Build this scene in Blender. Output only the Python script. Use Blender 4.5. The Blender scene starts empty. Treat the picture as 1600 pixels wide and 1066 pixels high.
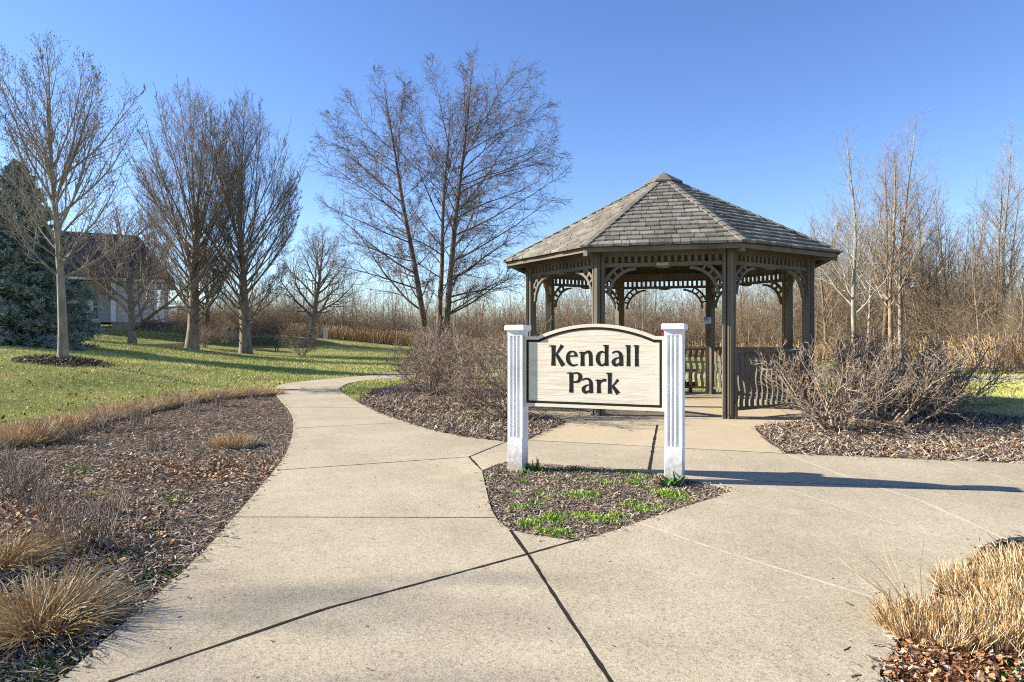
import bpy, bmesh, math, random
import numpy as np
from mathutils import Vector, Matrix
from mathutils.geometry import tessellate_polygon
R = np.random.default_rng(7)
random.seed(7)
C = bpy.context.scene.collection
PI = math.pi

# ------------------------------------------------------------------ survey of the site
# eye height 1.15 m, focal length and horizon recovered from the regular octagon of the gazebo;
# gp() is the surveyed ground position (metres) of a point read in the photograph.
FOC, HZ, EYE = 1040.7, 530.8, 1.15
def gp(px, py, z=0.0):
    d = FOC * (EYE - z) / (py - HZ)
    return ((px - 800) / FOC * d, d)
def at(px, py, d):
    return ((px - 800) / FOC * d, d, EYE + (HZ - py) / FOC * d)
def GP(*l): return [gp(*p) for p in l]

# ------------------------------------------------------------------ objects
def tag(o, label=None, cat=None, group=None, kind=None):
    if label: o['label'] = label
    if cat: o['category'] = cat
    if group: o['group'] = group
    if kind: o['kind'] = kind
    return o
def thing(name, label, cat, loc=(0, 0, 0), rz=0.0, group=None):
    o = bpy.data.objects.new(name, None); C.objects.link(o)
    o.location = loc; o.rotation_euler = (0, 0, rz); o.empty_display_size = .1
    return tag(o, label, cat, group)
def link(name, me, parent=None, loc=None, rz=0.0):
    o = bpy.data.objects.new(name, me); C.objects.link(o)
    if parent: o.parent = parent
    if loc is not None: o.location = loc
    if rz: o.rotation_euler = (0, 0, rz)
    return o
def copy_tree(o, parent=None):
    c = o.copy(); C.objects.link(c)
    if parent: c.parent = parent
    for ch in list(o.children): copy_tree(ch, c)
    return c

class MB:
    """collects vertices / faces / tints, becomes one mesh"""
    def __init__(s): s.V = []; s.F = {}; s.T = []; s.n = 0; s.MI = {}
    def add(s, V, F, tint=0.5, mi=0):
        V = np.asarray(V, float).reshape(-1, 3)
        F = np.asarray(F, int)
        s.V.append(V)
        s.T.append(np.broadcast_to(np.asarray(tint, float), (len(V),)).copy())
        k = F.shape[1]
        s.F.setdefault(k, []).append(F + s.n); s.MI.setdefault(k, []).append(np.full(len(F), mi))
        s.n += len(V)
        return s
    def poly(s, V, faces, tint=.5, mi=0):
        V = np.asarray(V, float).reshape(-1, 3); s.V.append(V)
        s.T.append(np.broadcast_to(np.asarray(tint, float), (len(V),)).copy())
        for f in faces:
            s.F.setdefault(len(f), []).append(np.array([f]) + s.n); s.MI.setdefault(len(f), []).append(np.array([mi]))
        s.n += len(V); return s
    def box(s, x0, x1, y0, y1, z0, z1, M=None, tint=.5, mi=0):
        V = np.array([(x, y, z) for z in (z0, z1) for y in (y0, y1) for x in (x0, x1)], float)
        if M is not None: V = V @ M[0].T + M[1]
        return s.add(V, [(0, 2, 3, 1), (4, 5, 7, 6), (0, 1, 5, 4), (2, 6, 7, 3), (0, 4, 6, 2), (1, 3, 7, 5)], tint, mi)
    def prism(s, P, y0, y1, M=None, tint=.5, mi=0):
        """outline P in (x, z), extruded along y"""
        n = len(P); P = np.asarray(P, float)
        V = np.concatenate([np.c_[P[:, 0], np.full(n, y0), P[:, 1]], np.c_[P[:, 0], np.full(n, y1), P[:, 1]]])
        if M is not None: V = V @ M[0].T + M[1]
        tri = tessellate_polygon([[Vector((p[0], p[1], 0)) for p in P]])
        fs = [tuple(t) for t in tri] + [tuple(i + n for i in t[::-1]) for t in tri]
        fs += [(i, (i + 1) % n, n + (i + 1) % n, n + i) for i in range(n)]
        return s.poly(V, fs, tint, mi)
    def column(s, P, z0, z1, M=None, tint=.5, mi=0):
        """outline P in (x, y), extruded along z"""
        n = len(P); P = np.asarray(P, float)
        V = np.concatenate([np.c_[P, np.full(n, z0)], np.c_[P, np.full(n, z1)]])
        if M is not None: V = V @ M[0].T + M[1]
        tri = tessellate_polygon([[Vector((p[0], p[1], 0)) for p in P]])
        fs = [tuple(t) for t in tri] + [tuple(i + n for i in t[::-1]) for t in tri]
        fs += [(i, (i + 1) % n, n + (i + 1) % n, n + i) for i in range(n)]
        return s.poly(V, fs, tint, mi)
    def mesh(s, name, mats, smooth=False, fix=False):
        V = np.concatenate(s.V); T = np.concatenate(s.T)
        me = bpy.data.meshes.new(name)
        me.vertices.add(len(V)); me.vertices.foreach_set('co', V.astype(np.float32).ravel())
        ks = sorted(s.F); fs = [np.concatenate(s.F[k]) for k in ks]
        mi = np.concatenate([np.concatenate(s.MI[k]) for k in ks])
        nl = sum(f.size for f in fs); nf = sum(len(f) for f in fs)
        me.loops.add(nl); me.polygons.add(nf)
        me.loops.foreach_set('vertex_index', np.concatenate([f.ravel() for f in fs]).astype(np.int32))
        tot = np.concatenate([np.full(len(f), f.shape[1]) for f in fs])
        me.polygons.foreach_set('loop_start', np.concatenate([[0], np.cumsum(tot)[:-1]]).astype(np.int32))
        me.polygons.foreach_set('material_index', mi.astype(np.int32))
        me.polygons.foreach_set('use_smooth', np.full(nf, smooth))
        a = me.attributes.new('tint', 'FLOAT', 'POINT'); a.data.foreach_set('value', T.astype(np.float32))
        for m in (mats if isinstance(mats, (list, tuple)) else [mats]): me.materials.append(m)
        me.update(calc_edges=True); me.validate()
        if fix:
            bm = bmesh.new(); bm.from_mesh(me); bmesh.ops.recalc_face_normals(bm, faces=bm.faces); bm.to_mesh(me); bm.free()
        return me
    def build(s, name, mats, parent=None, smooth=False, loc=None, rz=0.0, fix=True):
        return link(name, s.mesh(name, mats, smooth, fix), parent, loc, rz)

def frame(o, u, n):   # local x along u, y along n, z up
    u = np.asarray(u, float); n = np.asarray(n, float)
    return (np.c_[u, n, (0, 0, 1)], np.asarray(o, float))
def rot2(a): return np.array([[math.cos(a), -math.sin(a), 0], [math.sin(a), math.cos(a), 0], [0, 0, 1]])

# ------------------------------------------------------------------ materials
def mat(name, cols, scale=6.0, rough=.85, bump=0.0, bscale=None, tint=0.0, stretch=(1, 1, 1), detail=6, spec=.12, bdist=.01, var=1.0, world=False):
    m = bpy.data.materials.new(name); m.use_nodes = True
    nt = m.node_tree; N = nt.nodes; L = nt.links
    b = N['Principled BSDF']; b.inputs['Roughness'].default_value = rough
    b.inputs['Specular IOR Level'].default_value = spec
    co = N.new('ShaderNodeNewGeometry') if world else N.new('ShaderNodeTexCoord')
    mp = N.new('ShaderNodeMapping'); mp.inputs['Scale'].default_value = stretch
    L.new(co.outputs['Position' if world else 'Object'], mp.inputs['Vector'])
    no = N.new('ShaderNodeTexNoise'); no.inputs['Scale'].default_value = scale; no.inputs['Detail'].default_value = detail
    L.new(mp.outputs[0], no.inputs['Vector'])
    # stretch the noise to 0..1
    mr = N.new('ShaderNodeMapRange'); mr.inputs[1].default_value = .3; mr.inputs[2].default_value = .7
    L.new(no.outputs['Fac'], mr.inputs[0])
    fac = mr.outputs[0]
    if tint > 0:
        at_ = N.new('ShaderNodeAttribute'); at_.attribute_name = 'tint'
        mx = N.new('ShaderNodeMix'); mx.inputs[0].default_value = tint
        L.new(fac, mx.inputs[2]); L.new(at_.outputs['Fac'], mx.inputs[3]); fac = mx.outputs[0]
    r = N.new('ShaderNodeValToRGB'); e = r.color_ramp.elements
    while len(e) < len(cols): e.new(.5)
    for i, c in enumerate(cols):
        e[i].position = i / (len(cols) - 1); e[i].color = (*c, 1)
    L.new(fac, r.inputs[0]); L.new(r.outputs[0], b.inputs['Base Color'])
    if bump:
        n2 = N.new('ShaderNodeTexNoise'); n2.inputs['Scale'].default_value = bscale or scale * 3; n2.inputs['Detail'].default_value = 5
        L.new(mp.outputs[0], n2.inputs['Vector'])
        bp = N.new('ShaderNodeBump'); bp.inputs['Strength'].default_value = bump; bp.inputs['Distance'].default_value = bdist
        L.new(n2.outputs['Fac'], bp.inputs['Height']); L.new(bp.outputs[0], b.inputs['Normal'])
    return m

def concrete(name, base, dark, pale, speck=1.0):
    m = bpy.data.materials.new(name); m.use_nodes = True
    nt = m.node_tree; N = nt.nodes; L = nt.links; b = N['Principled BSDF']
    b.inputs['Roughness'].default_value = .9; b.inputs['Specular IOR Level'].default_value = .2
    g = N.new('ShaderNodeTexCoord')
    def noise(s, d=5, r=.55):
        n = N.new('ShaderNodeTexNoise'); n.inputs['Scale'].default_value = s; n.inputs['Detail'].default_value = d
        n.inputs['Roughness'].default_value = r; L.new(g.outputs['Object'], n.inputs['Vector']); return n.outputs['Fac']
    def rng(f, a, c):
        q = N.new('ShaderNodeMapRange'); q.inputs[1].default_value = a; q.inputs[2].default_value = c; L.new(f, q.inputs[0]); return q.outputs[0]
    def mix(f, A, B):
        q = N.new('ShaderNodeMix'); q.data_type = 'RGBA'
        L.new(f, q.inputs[0])
        for v, i in ((A, 6), (B, 7)):
            if isinstance(v, tuple): q.inputs[i].default_value = (*v, 1)
            else: L.new(v, q.inputs[i])
        return q.outputs[2]
    def mul(f, k):
        q = N.new('ShaderNodeMath'); q.operation = 'MULTIPLY'; L.new(f, q.inputs[0]); q.inputs[1].default_value = k; return q.outputs[0]
    big = rng(noise(.9, 6, .6), .36, .62)
    c = mix(mul(big, .70), base, dark)
    c = mix(mul(rng(noise(3.1, 6, .65), .5, .75), .45), c, pale)
    stain = rng(noise(1.7, 8, .7), .54, .68)
    c = mix(mul(stain, .75), c, dark)
    vo = N.new('ShaderNodeTexVoronoi'); vo.inputs['Scale'].default_value = 105; vo.inputs['Randomness'].default_value = 1
    L.new(g.outputs['Object'], vo.inputs['Vector'])
    sep = N.new('ShaderNodeSeparateColor'); L.new(vo.outputs['Color'], sep.inputs[0])
    c = mix(mul(rng(sep.outputs[0], .55, 1.0), .5 * speck), c, tuple(x * .38 for x in dark))
    c = mix(mul(rng(sep.outputs[1], .72, 1.0), .45 * speck), c, pale)
    v2 = N.new('ShaderNodeTexVoronoi'); v2.inputs['Scale'].default_value = 230; L.new(g.outputs['Object'], v2.inputs['Vector'])
    s2 = N.new('ShaderNodeSeparateColor'); L.new(v2.outputs['Color'], s2.inputs[0])
    c = mix(mul(rng(s2.outputs[0], .5, 1.0), .5 * speck), c, tuple(x * .45 for x in dark)); c = mix(mul(rng(s2.outputs[1], .6, 1.0), .5 * speck), c, pale)
    L.new(c, b.inputs['Base Color'])
    bp = N.new('ShaderNodeBump'); bp.inputs['Strength'].default_value = .35; bp.inputs['Distance'].default_value = .004
    L.new(noise(120, 3), bp.inputs['Height'])
    b2 = N.new('ShaderNodeBump'); b2.inputs['Strength'].default_value = .25; b2.inputs['Distance'].default_value = .02
    L.new(noise(6, 5), b2.inputs['Height']); L.new(b2.outputs[0], bp.inputs['Normal']); L.new(bp.outputs[0], b.inputs['Normal'])
    return m

MT = dict(
    concrete=concrete('concrete', (.445, .375, .255), (.305, .25, .165), (.55, .485, .365)),
    pad=concrete('tan_concrete', (.48, .385, .25), (.40, .32, .205), (.53, .45, .31), .35),
    joint=mat('joint_filler', [(.012, .010, .008), (.035, .03, .022)], 30, .95),
    palejoint=mat('pale_joint', [(.40, .34, .245), (.53, .46, .34)], 30, .95),
    lawn=mat('lawn_soil', [(.10, .11, .03), (.19, .20, .055), (.30, .26, .11)], .5, .95, .5, 30, bdist=.03),
    grass=mat('grass_blade', [(.19, .245, .045), (.40, .44, .10), (.62, .56, .20), (.75, .65, .34)], .42, .7, tint=.42, detail=8, spec=.25),
    mulch=mat('mulch_soil', [(.035, .024, .016), (.10, .07, .047), (.175, .13, .09)], 22, .95, .9, 60, bdist=.03),
    chip=mat('wood_chip', [(.045, .032, .022), (.155, .115, .08), (.32, .25, .182), (.60, .515, .40)], 9, .9, tint=.85),
    leaf=mat('dead_leaf', [(.09, .04, .02), (.22, .085, .032), (.38, .18, .07), (.45, .31, .18), (.60, .50, .38)], 9, .75, tint=.9),
    straw=mat('straw_blade', [(.13, .075, .035), (.38, .225, .085), (.56, .42, .23), (.76, .67, .49)], 3, .7, tint=.8),
    sprout=mat('green_sprout', [(.07, .15, .02), (.23, .38, .04), (.42, .54, .08)], 6, .6, tint=.8),
    weed=mat('weed_leaf', [(.03, .07, .018), (.06, .12, .03), (.14, .19, .06)], 6, .7, tint=.8),
    hosta=mat('broad_leaf', [(.03, .085, .022), (.06, .14, .035), (.12, .21, .06)], 6, .5, tint=.8),
    stick=mat('dry_stick', [(.10, .075, .055), (.25, .195, .145), (.44, .36, .28)], 6, .85, tint=.7),
    shrub=mat('shrub_bark', [(.11, .08, .06), (.26, .20, .15), (.43, .35, .26)], 7, .85, tint=.6),
    shrubred=mat('shrub_red_twig', [(.14, .10, .074), (.32, .235, .17), (.51, .41, .315)], 7, .85, tint=.7),
    maple=mat('maple_bark', [(.13, .11, .085), (.25, .22, .175), (.38, .34, .28)], 6, .85, .6, 20, tint=.2, stretch=(1, 1, .35)),
    pear=mat('pear_bark', [(.10, .08, .06), (.21, .17, .128), (.35, .295, .225)], 5, .9, .6, 16, tint=.3, stretch=(1, 1, .3)),
    birch=mat('birch_bark', [(.045, .034, .027), (.10, .076, .058), (.24, .185, .14)], 5, .85, .8, 14, tint=.3, stretch=(1, 1, .5)),
    birchtwig=mat('birch_twig', [(.075, .052, .046), (.145, .108, .09), (.27, .21, .17)], 5, .8, tint=.5),
    aspen=mat('aspen_bark', [(.10, .085, .065), (.30, .27, .22), (.55, .51, .44)], 2.6, .8, .4, 18, tint=.35, stretch=(1, 1, .6)),
    wood=mat('thicket_bark', [(.10, .07, .046), (.25, .185, .122), (.47, .375, .26)], .35, .9, tint=.7),
    reed=mat('reed', [(.21, .125, .065), (.40, .28, .155), (.58, .45, .28)], .6, .85, tint=.75),
    spruce=mat('spruce_needle', [(.06, .09, .08), (.16, .21, .18), (.30, .355, .30), (.45, .49, .41)], 1.2, .7, tint=.65),
    sprucebark=mat('spruce_bark', [(.04, .03, .022), (.09, .07, .05)], 8, .9),
    floor=mat('woodland_floor', [(.10, .068, .042), (.20, .145, .085), (.30, .22, .13)], 1.3, .95, .6, 20, bdist=.05),
    paint=mat('taupe_paint', [(.10, .086, .066), (.15, .13, .10), (.185, .163, .128)], 3.2, .62, .35, 45, stretch=(1, 1, .18), bdist=.004),
    shake=mat('cedar_shake', [(.065, .058, .047), (.14, .125, .10), (.205, .187, .155), (.31, .287, .245)], 7, .9, .7, 26, tint=.72, bdist=.008),
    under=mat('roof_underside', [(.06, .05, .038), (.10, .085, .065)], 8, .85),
    white=mat('white_paint', [(.70, .70, .69), (.79, .79, .785), (.83, .83, .83)], 3, .5, .15, 40, bdist=.003),
    panel=mat('cream_wood', [(.60, .53, .40), (.70, .63, .50), (.75, .69, .57)], 3.5, .7, .5, 9, stretch=(1.0, 1, 14), bdist=.006),
    rim=mat('cream_rim', [(.66, .57, .42), (.73, .65, .50)], 6, .6, .15, 40, bdist=.003),
    letter=mat('black_paint', [(.010, .010, .009), (.026, .025, .023)], 30, .8, .4, 60, bdist=.003, spec=.15),
    siding=mat('grey_siding', [(.54, .52, .46), (.60, .57, .51)], 2, .7),
    stone=mat('foundation', [(.26, .215, .165), (.34, .29, .23)], 4, .9, .4, 12),
    roofing=mat('asphalt_shingle', [(.016, .02, .034), (.028, .034, .052)], 6, .95, .3, 12, bdist=.01, spec=.0),
    trim=mat('white_trim', [(.70, .71, .74), (.78, .79, .81)], 2, .6),
    glass=mat('window_glass', [(.05, .06, .07), (.10, .11, .12)], 2, .12, spec=.6),
    iron=mat('dark_metal', [(.018, .018, .018), (.035, .034, .032)], 8, .5, spec=.5),
    box=mat('utility_paint', [(.52, .54, .50), (.63, .64, .60)], 4, .6),
    red=mat('red_plastic', [(.36, .012, .016), (.48, .02, .025)], 8, .4),
    navy=mat('navy_plastic', [(.014, .018, .05), (.03, .035, .08)], 8, .4),
    green=mat('green_plastic', [(.01, .20, .07), (.02, .30, .12)], 8, .4),
    blue=mat('blue_plastic', [(.10, .22, .50), (.2, .34, .62)], 8, .4),
    steel=mat('steel', [(.36, .40, .45), (.5, .54, .58)], 8, .4, spec=.6),
    plaque=mat('plaque_face', [(.50, .44, .32), (.58, .52, .40)], 12, .6),
)

# ------------------------------------------------------------------ polygons, sampling
def spline(P, n=6):
    P = [np.array(p, float) for p in P]; out = []
    Q = [2 * P[0] - P[1]] + P + [2 * P[-1] - P[-2]]
    for i in range(1, len(Q) - 2):
        a, b, c, d = Q[i - 1:i + 3]
        for k in range(n):
            t = k / n
            out.append(.5 * ((2 * b) + (c - a) * t + (2 * a - 5 * b + 4 * c - d) * t * t + (3 * b - a - 3 * c + d) * t ** 3))
    out.append(P[-1]); return [tuple(p) for p in out]
def inside(P, poly):
    x, y = P[:, 0], P[:, 1]; r = np.zeros(len(P), bool); q = np.asarray(poly, float); j = len(q) - 1
    for i in range(len(q)):
        xi, yi = q[i]; xj, yj = q[j]
        if yi != yj: r ^= ((yi > y) != (yj > y)) & (x < (xj - xi) * (y - yi) / (yj - yi) + xi)
        j = i
    return r
def scatter(poly, n, near=0.0):
    """n points in poly; near > 0 packs them denser towards the path side the visitor stands on"""
    q = np.asarray(poly); lo, hi = q.min(0), q.max(0); got = []
    k = 0
    while k < n:
        p = lo + R.random((n * 2, 2)) * (hi - lo); p = p[inside(p, poly)]
        if near: p = p[R.random(len(p)) < np.clip(near / np.maximum((p ** 2).sum(1) ** .5, .1), 0, 1) ** 1.5]
        got.append(p); k += len(p)
    return np.concatenate(got)[:n]
def sheet(name, loops, z, mat_, thick=0.0, kind='structure', hfun=None):
    """flat sheet (with holes); thick > 0 gives it an edge"""
    flat = [p for l in loops for p in l]
    tri = tessellate_polygon([[Vector((p[0], p[1], 0)) for p in l] for l in loops])
    b = MB(); n = len(flat)
    zz = lambda p: z
    V = [(p[0], p[1], zz(p)) for p in flat]; F = []
    for t in tri:
        a, c, d = (np.array(flat[i]) for i in t)
        s = (c[0] - a[0]) * (d[1] - a[1]) - (c[1] - a[1]) * (d[0] - a[0])
        F.append(tuple(t) if s > 0 else tuple(t[::-1]))
    if thick:
        V += [(p[0], p[1], z - thick) for p in flat]; o = 0
        for l in loops:
            m = len(l)
            F += [(o + i, n + o + i, n + o + (i + 1) % m, o + (i + 1) % m) for i in range(m)]; o += m
    b.poly(V, F); o = b.build(name, mat_, fix=False)
    return tag(o, kind=kind)

# ------------------------------------------------------------------ growth (vectorised)
UP = np.array([0, 0, 1.0])
def nrm(v): return v / np.maximum(np.linalg.norm(v, axis=-1, keepdims=True), 1e-9)
def grow(st, d, L, r0, P=6, wob=.1, up=0.0, rend=.3, pull=None):
    st = np.asarray(st, float); d = nrm(np.asarray(d, float)); n = len(st)
    L = np.broadcast_to(np.asarray(L, float), (n,)).copy(); r0 = np.broadcast_to(np.asarray(r0, float), (n,)).copy()
    pts = np.empty((n, P, 3)); D = np.empty((n, P, 3)); pts[:, 0] = st; D[:, 0] = d
    s = (L / (P - 1))[:, None]
    for i in range(1, P):
        d = d + R.normal(0, wob, (n, 3)) + np.broadcast_to(np.asarray(up, float).reshape(-1, 1), (n, 1)) * UP / (P - 1)
        if pull is not None: d = d + pull / (P - 1)
        d = nrm(d); pts[:, i] = pts[:, i - 1] + d * s; D[:, i] = d
    t = np.linspace(0, 1, P)
    rad = r0[:, None] * (1 - (1 - rend) * t)
    return dict(p=pts, r=rad, d=D, L=L)
def spawn(B, n, t0, t1, a0, a1, lr, rr, lf=None, rmin=.0, jit=.25, aim=None, lim=None):
    N, P = B['r'].shape
    n = np.broadcast_to(np.asarray(n), (N,)); idx = np.repeat(np.arange(N), n)
    k = np.concatenate([np.arange(m) for m in n]) if len(n) else np.zeros(0); nn = n[idx]
    t = t0 + (t1 - t0) * (k + R.random(len(idx))) / nn
    f = t * (P - 1); i0 = np.minimum(f.astype(int), P - 2); w = (f - i0)[:, None]
    pos = B['p'][idx, i0] * (1 - w) + B['p'][idx, i0 + 1] * w
    pd = nrm(B['d'][idx, i0] * (1 - w) + B['d'][idx, i0 + 1] * w)
    rad = B['r'][idx, i0] * (1 - w[:, 0]) + B['r'][idx, i0 + 1] * w[:, 0]
    az = k * 2.39996 + R.random(N)[idx] * 6.28 + R.normal(0, .5, len(idx))
    ref = np.where(np.abs(pd[:, 2:3]) > .9, np.array([[1., 0, 0]]), np.array([[0, 0, 1.]]))
    e1 = nrm(np.cross(pd, ref)); e2 = np.cross(pd, e1)
    perp = e1 * np.cos(az)[:, None] + e2 * np.sin(az)[:, None]
    a = np.radians(a0 + (a1 - a0) * (lambda z: z)(R.random(len(idx))))
    if aim is not None: a = np.radians(aim(t)) * (1 + R.normal(0, .12, len(idx)))
    d = pd * np.cos(a)[:, None] + perp * np.sin(a)[:, None]
    L = B['L'][idx] * lr * (lf(t) if lf else 1) * (1 + R.uniform(-jit, jit, len(idx)))
    return pos, d, L, np.maximum(rad * rr, rmin)
def tubes(mb, B, S=4, tint=None, mi=0):
    p, r, D = B['p'], B['r'], B['d']; N, P = r.shape
    if N == 0: return
    ref = np.where(np.abs(D[..., 2:3]) > .85, np.array([1., 0, 0]), np.array([0, 0, 1.]))
    ref = np.broadcast_to(ref[:, :1], D.shape)
    e1 = nrm(np.cross(D, ref)); e2 = np.cross(D, e1)
    ph = np.arange(S) * 2 * PI / S
    V = p[:, :, None] + r[:, :, None, None] * (e1[:, :, None] * np.cos(ph)[:, None] + e2[:, :, None] * np.sin(ph)[:, None])
    base = (np.arange(N) * P * S)[:, None, None]
    i = np.arange(P - 1)[None, :, None] * S; j = np.arange(S)[None, None]
    a = base + i + j; b_ = base + i + (j + 1) % S
    F = np.stack([a, b_, b_ + S, a + S], -1).reshape(-1, 4)
    tn = (R.random(N) if tint is None else np.broadcast_to(tint, (N,)))
    mb.add(V.reshape(-1, 3), F, np.repeat(tn, P * S), mi)
def ribbons(mb, B, w, prof=None, tint=None, flat=False, mi=0):
    p, D = B['p'], B['d']; N, P = p.shape[:2]
    if flat: side = nrm(np.cross(D, UP + R.normal(0, .35, (N, 1, 3))))
    else:
        q = R.normal(0, 1, (N, 1, 3)); q[..., 2] *= .15; side = nrm(np.cross(D, np.broadcast_to(nrm(q), D.shape)))
    w = np.broadcast_to(np.asarray(w, float), (N,))
    prof = np.asarray(prof if prof is not None else np.linspace(1, .25, P))
    o = side * (w[:, None] * prof[None])[..., None] * .5
    V = np.stack([p - o, p + o], 2)
    base = (np.arange(N) * P * 2)[:, None]; i = np.arange(P - 1)[None] * 2
    F = np.stack([base + i, base + i + 1, base + i + 3, base + i + 2], -1).reshape(-1, 4)
    tn = R.random(N) if tint is None else np.broadcast_to(tint, (N,))
    mb.add(V.reshape(-1, 3), F, np.repeat(tn, P * 2), mi)
def c3(p, z=0.0): return np.c_[p, np.broadcast_to(z, (len(p),))]
def rdir(n, el0, el1):
    az = R.random(n) * 2 * PI; el = np.radians(R.uniform(el0, el1, n))
    return np.c_[np.cos(az) * np.cos(el), np.sin(az) * np.cos(el), np.sin(el)]

def splashed(name):
    """white paint with soil splash and scuffs near the foot of the post"""
    m = mat(name, [(.66, .65, .635), (.76, .76, .755), (.82, .82, .82)], 5, .55, .2, 40, bdist=.003)
    nt = m.node_tree; N = nt.nodes; L = nt.links; b = N['Principled BSDF']
    g = N.new('ShaderNodeTexCoord'); sp = N.new('ShaderNodeSeparateXYZ'); L.new(g.outputs['Object'], sp.inputs[0])
    n = N.new('ShaderNodeTexNoise'); n.inputs['Scale'].default_value = 16; n.inputs['Detail'].default_value = 9; n.inputs['Roughness'].default_value = .7; L.new(g.outputs['Object'], n.inputs['Vector'])
    a = N.new('ShaderNodeMath'); a.operation = 'MULTIPLY_ADD'; L.new(n.outputs['Fac'], a.inputs[0]); a.inputs[1].default_value = -.75; L.new(sp.outputs['Z'], a.inputs[2])
    r = N.new('ShaderNodeMapRange'); r.inputs[1].default_value = -.14; r.inputs[2].default_value = -.36; r.inputs[3].default_value = 0; r.inputs[4].default_value = .75; L.new(a.outputs[0], r.inputs[0])
    mx = N.new('ShaderNodeMix'); mx.data_type = 'RGBA'; old = b.inputs['Base Color'].links[0].from_socket
    L.new(r.outputs[0], mx.inputs[0]); L.new(old, mx.inputs[6]); mx.inputs[7].default_value = (.34, .26, .18, 1); L.new(mx.outputs[2], b.inputs['Base Color'])
    return m
MT['post_paint'] = splashed('post_paint')
# ------------------------------------------------------------------ plan of the concrete
GC = np.array([2.756, 12.11]); GR = 2.459; GTH = -.6237      # gazebo centre, post circle, first post bearing
left_edge = [(-2.6, -6), (-2.1, -1)] + spline(GP((90, 1066), (200, 968), (300, 880), (360, 815), (420, 745), (446, 710), (458, 672), (455, 645), (441, 627), (429, 613), (431, 604), (455, 598), (512, 592), (575, 587), (640, 583)) + [(1, 23.2), (6, 22.2), (14, 20.8), (34, 18.5), (60, 14)], 5)
back_near = spline([(60, 11.6), (34, 16.1), (14, 18.4), (6, 19.8), (1, 20.7)] + GP((640, 590), (585, 593), (548, 598), (531, 606), (534, 612), (550, 623), (590, 643), (640, 661), (690, 675), (740, 684), (793, 690)), 5)
J11a, J11b = gp(822, 688), gp(1229, 709)
right_top = GP((1330, 713), (1450, 718), (1600, 724)) + [(9, 6.3), (20, 6.6)]
right_low = [(20, 2.5), (8, 2.9)] + spline([(4.2, 3.55)] + GP((1600, 838), (1505, 888), (1425, 965), (1395, 1020), (1378, 1066)) + [(1.15, 1.7), (1.2, .5)], 5) + [(1.4, -6)]
path_loop = left_edge + back_near + [J11a, J11b] + right_top + right_low
sign_bed = spline(GP((753, 735), (762, 775), (772, 804), (797, 827), (850, 838), (903, 843), (960, 829), (1000, 815), (1070, 792), (1142, 767), (1110, 757), (1073, 750), (1035, 741), (950, 731), (835, 724), (790, 722), (753, 735)), 3)[:-1]
def ring(a0, a1, r, n):
    return [(GC[0] + r * math.sin(a), GC[1] - r * math.cos(a)) for a in np.linspace(a0, a1, n)]
pad_loop = [J11a] + GP((850, 675), (886, 660)) + ring(-.78, -2 * PI + .78, 3.05, 40) + GP((1250, 658), (1210, 662), (1178, 667), (1196, 688)) + [J11b]
sheet('concrete_path', [path_loop, sign_bed], 0.0, MT['concrete'], .10)
sheet('gazebo_pad', [pad_loop], 0.002, MT['pad'], .10)

# beds
left_bed = left_edge[1:2] + left_edge[2:2 + 5 * 9 + 1] + spline(GP((424, 613), (360, 617), (300, 623), (200, 641), (100, 665), (0, 692)) + [(-7.2, 6.0), (-7.6, 3.0), (-6.5, 0), (-5, -2)], 4)
shrub_bed = back_near[5 * 10 + 2:] + [J11a] + GP((850, 675), (886, 660)) + ring(-.80, -2.1, 3.05, 12) + [(-.1, 14.6), (-1.2, 15.9)] + spline(GP((690, 592), (650, 597), (605, 603), (577, 613), (560, 626)), 3)
right_bed = GP((1178, 667), (1196, 688)) + [J11b] + right_top + [(20, 10.2), (12, 10.4)] + GP((1600, 651), (1540, 646), (1460, 641), (1380, 637)) + [(5.3, 12.2)] + ring(1.5, .95, 3.05, 6) + GP((1250, 658), (1210, 662))
corner_bed = [(20, 2.45), (8, 2.85)] + right_low[2:-1] + [(1.5, -4), (8, -4)]
beds = [left_bed, shrub_bed, right_bed, corner_bed, sign_bed]

# ------------------------------------------------------------------ terrain
ctrl = np.array([(-6, 6, 0), (-3, 3, 0), (0, 3, 0), (5, 0, 0), (0, -10, 0), (15, 5, 0), (-4.5, 12, 0), (-4.5, 16, 0.02), (-3, 22, 0), (2, 12, 0), (6, 21, 0), (14, 20, 0), (30, 18, 0), (8, 9, 0),
    (-10.8, 16, .63), (-17, 24, .95), (-17.1, 30, .97), (-26, 44, 1.9), (-36, 44, 2.0), (-18.3, 38, .58), (-15.2, 41, .38), (-13.5, 49, 1.15), (-9, 58, .45), (-6, 27, .08), (-12, 25, .42), (-8, 20, .2),
    (-8, 11, .1), (-12, 10, .45), (-25, 10, .95), (-30, 26, 1.45), (-60, 50, 2.4), (0, 30, 0), (0, 60, .3), (20, 40, 0), (45, 30, 0), (45, 80, .4), (0, 100, .8), (-60, 100, 2.3), (-20, -5, .3), (30, -10, 0), (-40, -10, .8), (-22, 37, 1.1), (-12, 33, .3)], float)
def _k(r2): return .5 * r2 * np.log(r2 + 1e-9)
_n = len(ctrl); _A = np.zeros((_n + 3, _n + 3))
_A[:_n, :_n] = _k(((ctrl[:, None, :2] - ctrl[None, :, :2]) ** 2).sum(-1)) + np.eye(_n) * .5
_A[:_n, _n:] = np.c_[np.ones(_n), ctrl[:, :2]]; _A[_n:, :_n] = _A[:_n, _n:].T
_w = np.linalg.solve(_A, np.r_[ctrl[:, 2], 0, 0, 0])
_dens = []
for l in (path_loop, pad_loop, left_bed, shrub_bed, right_bed, corner_bed):
    a = np.array(l); b_ = np.roll(a, -1, 0)
    for t in np.linspace(0, 1, 9)[:-1]: _dens.append(a * (1 - t) + b_ * t)
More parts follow.
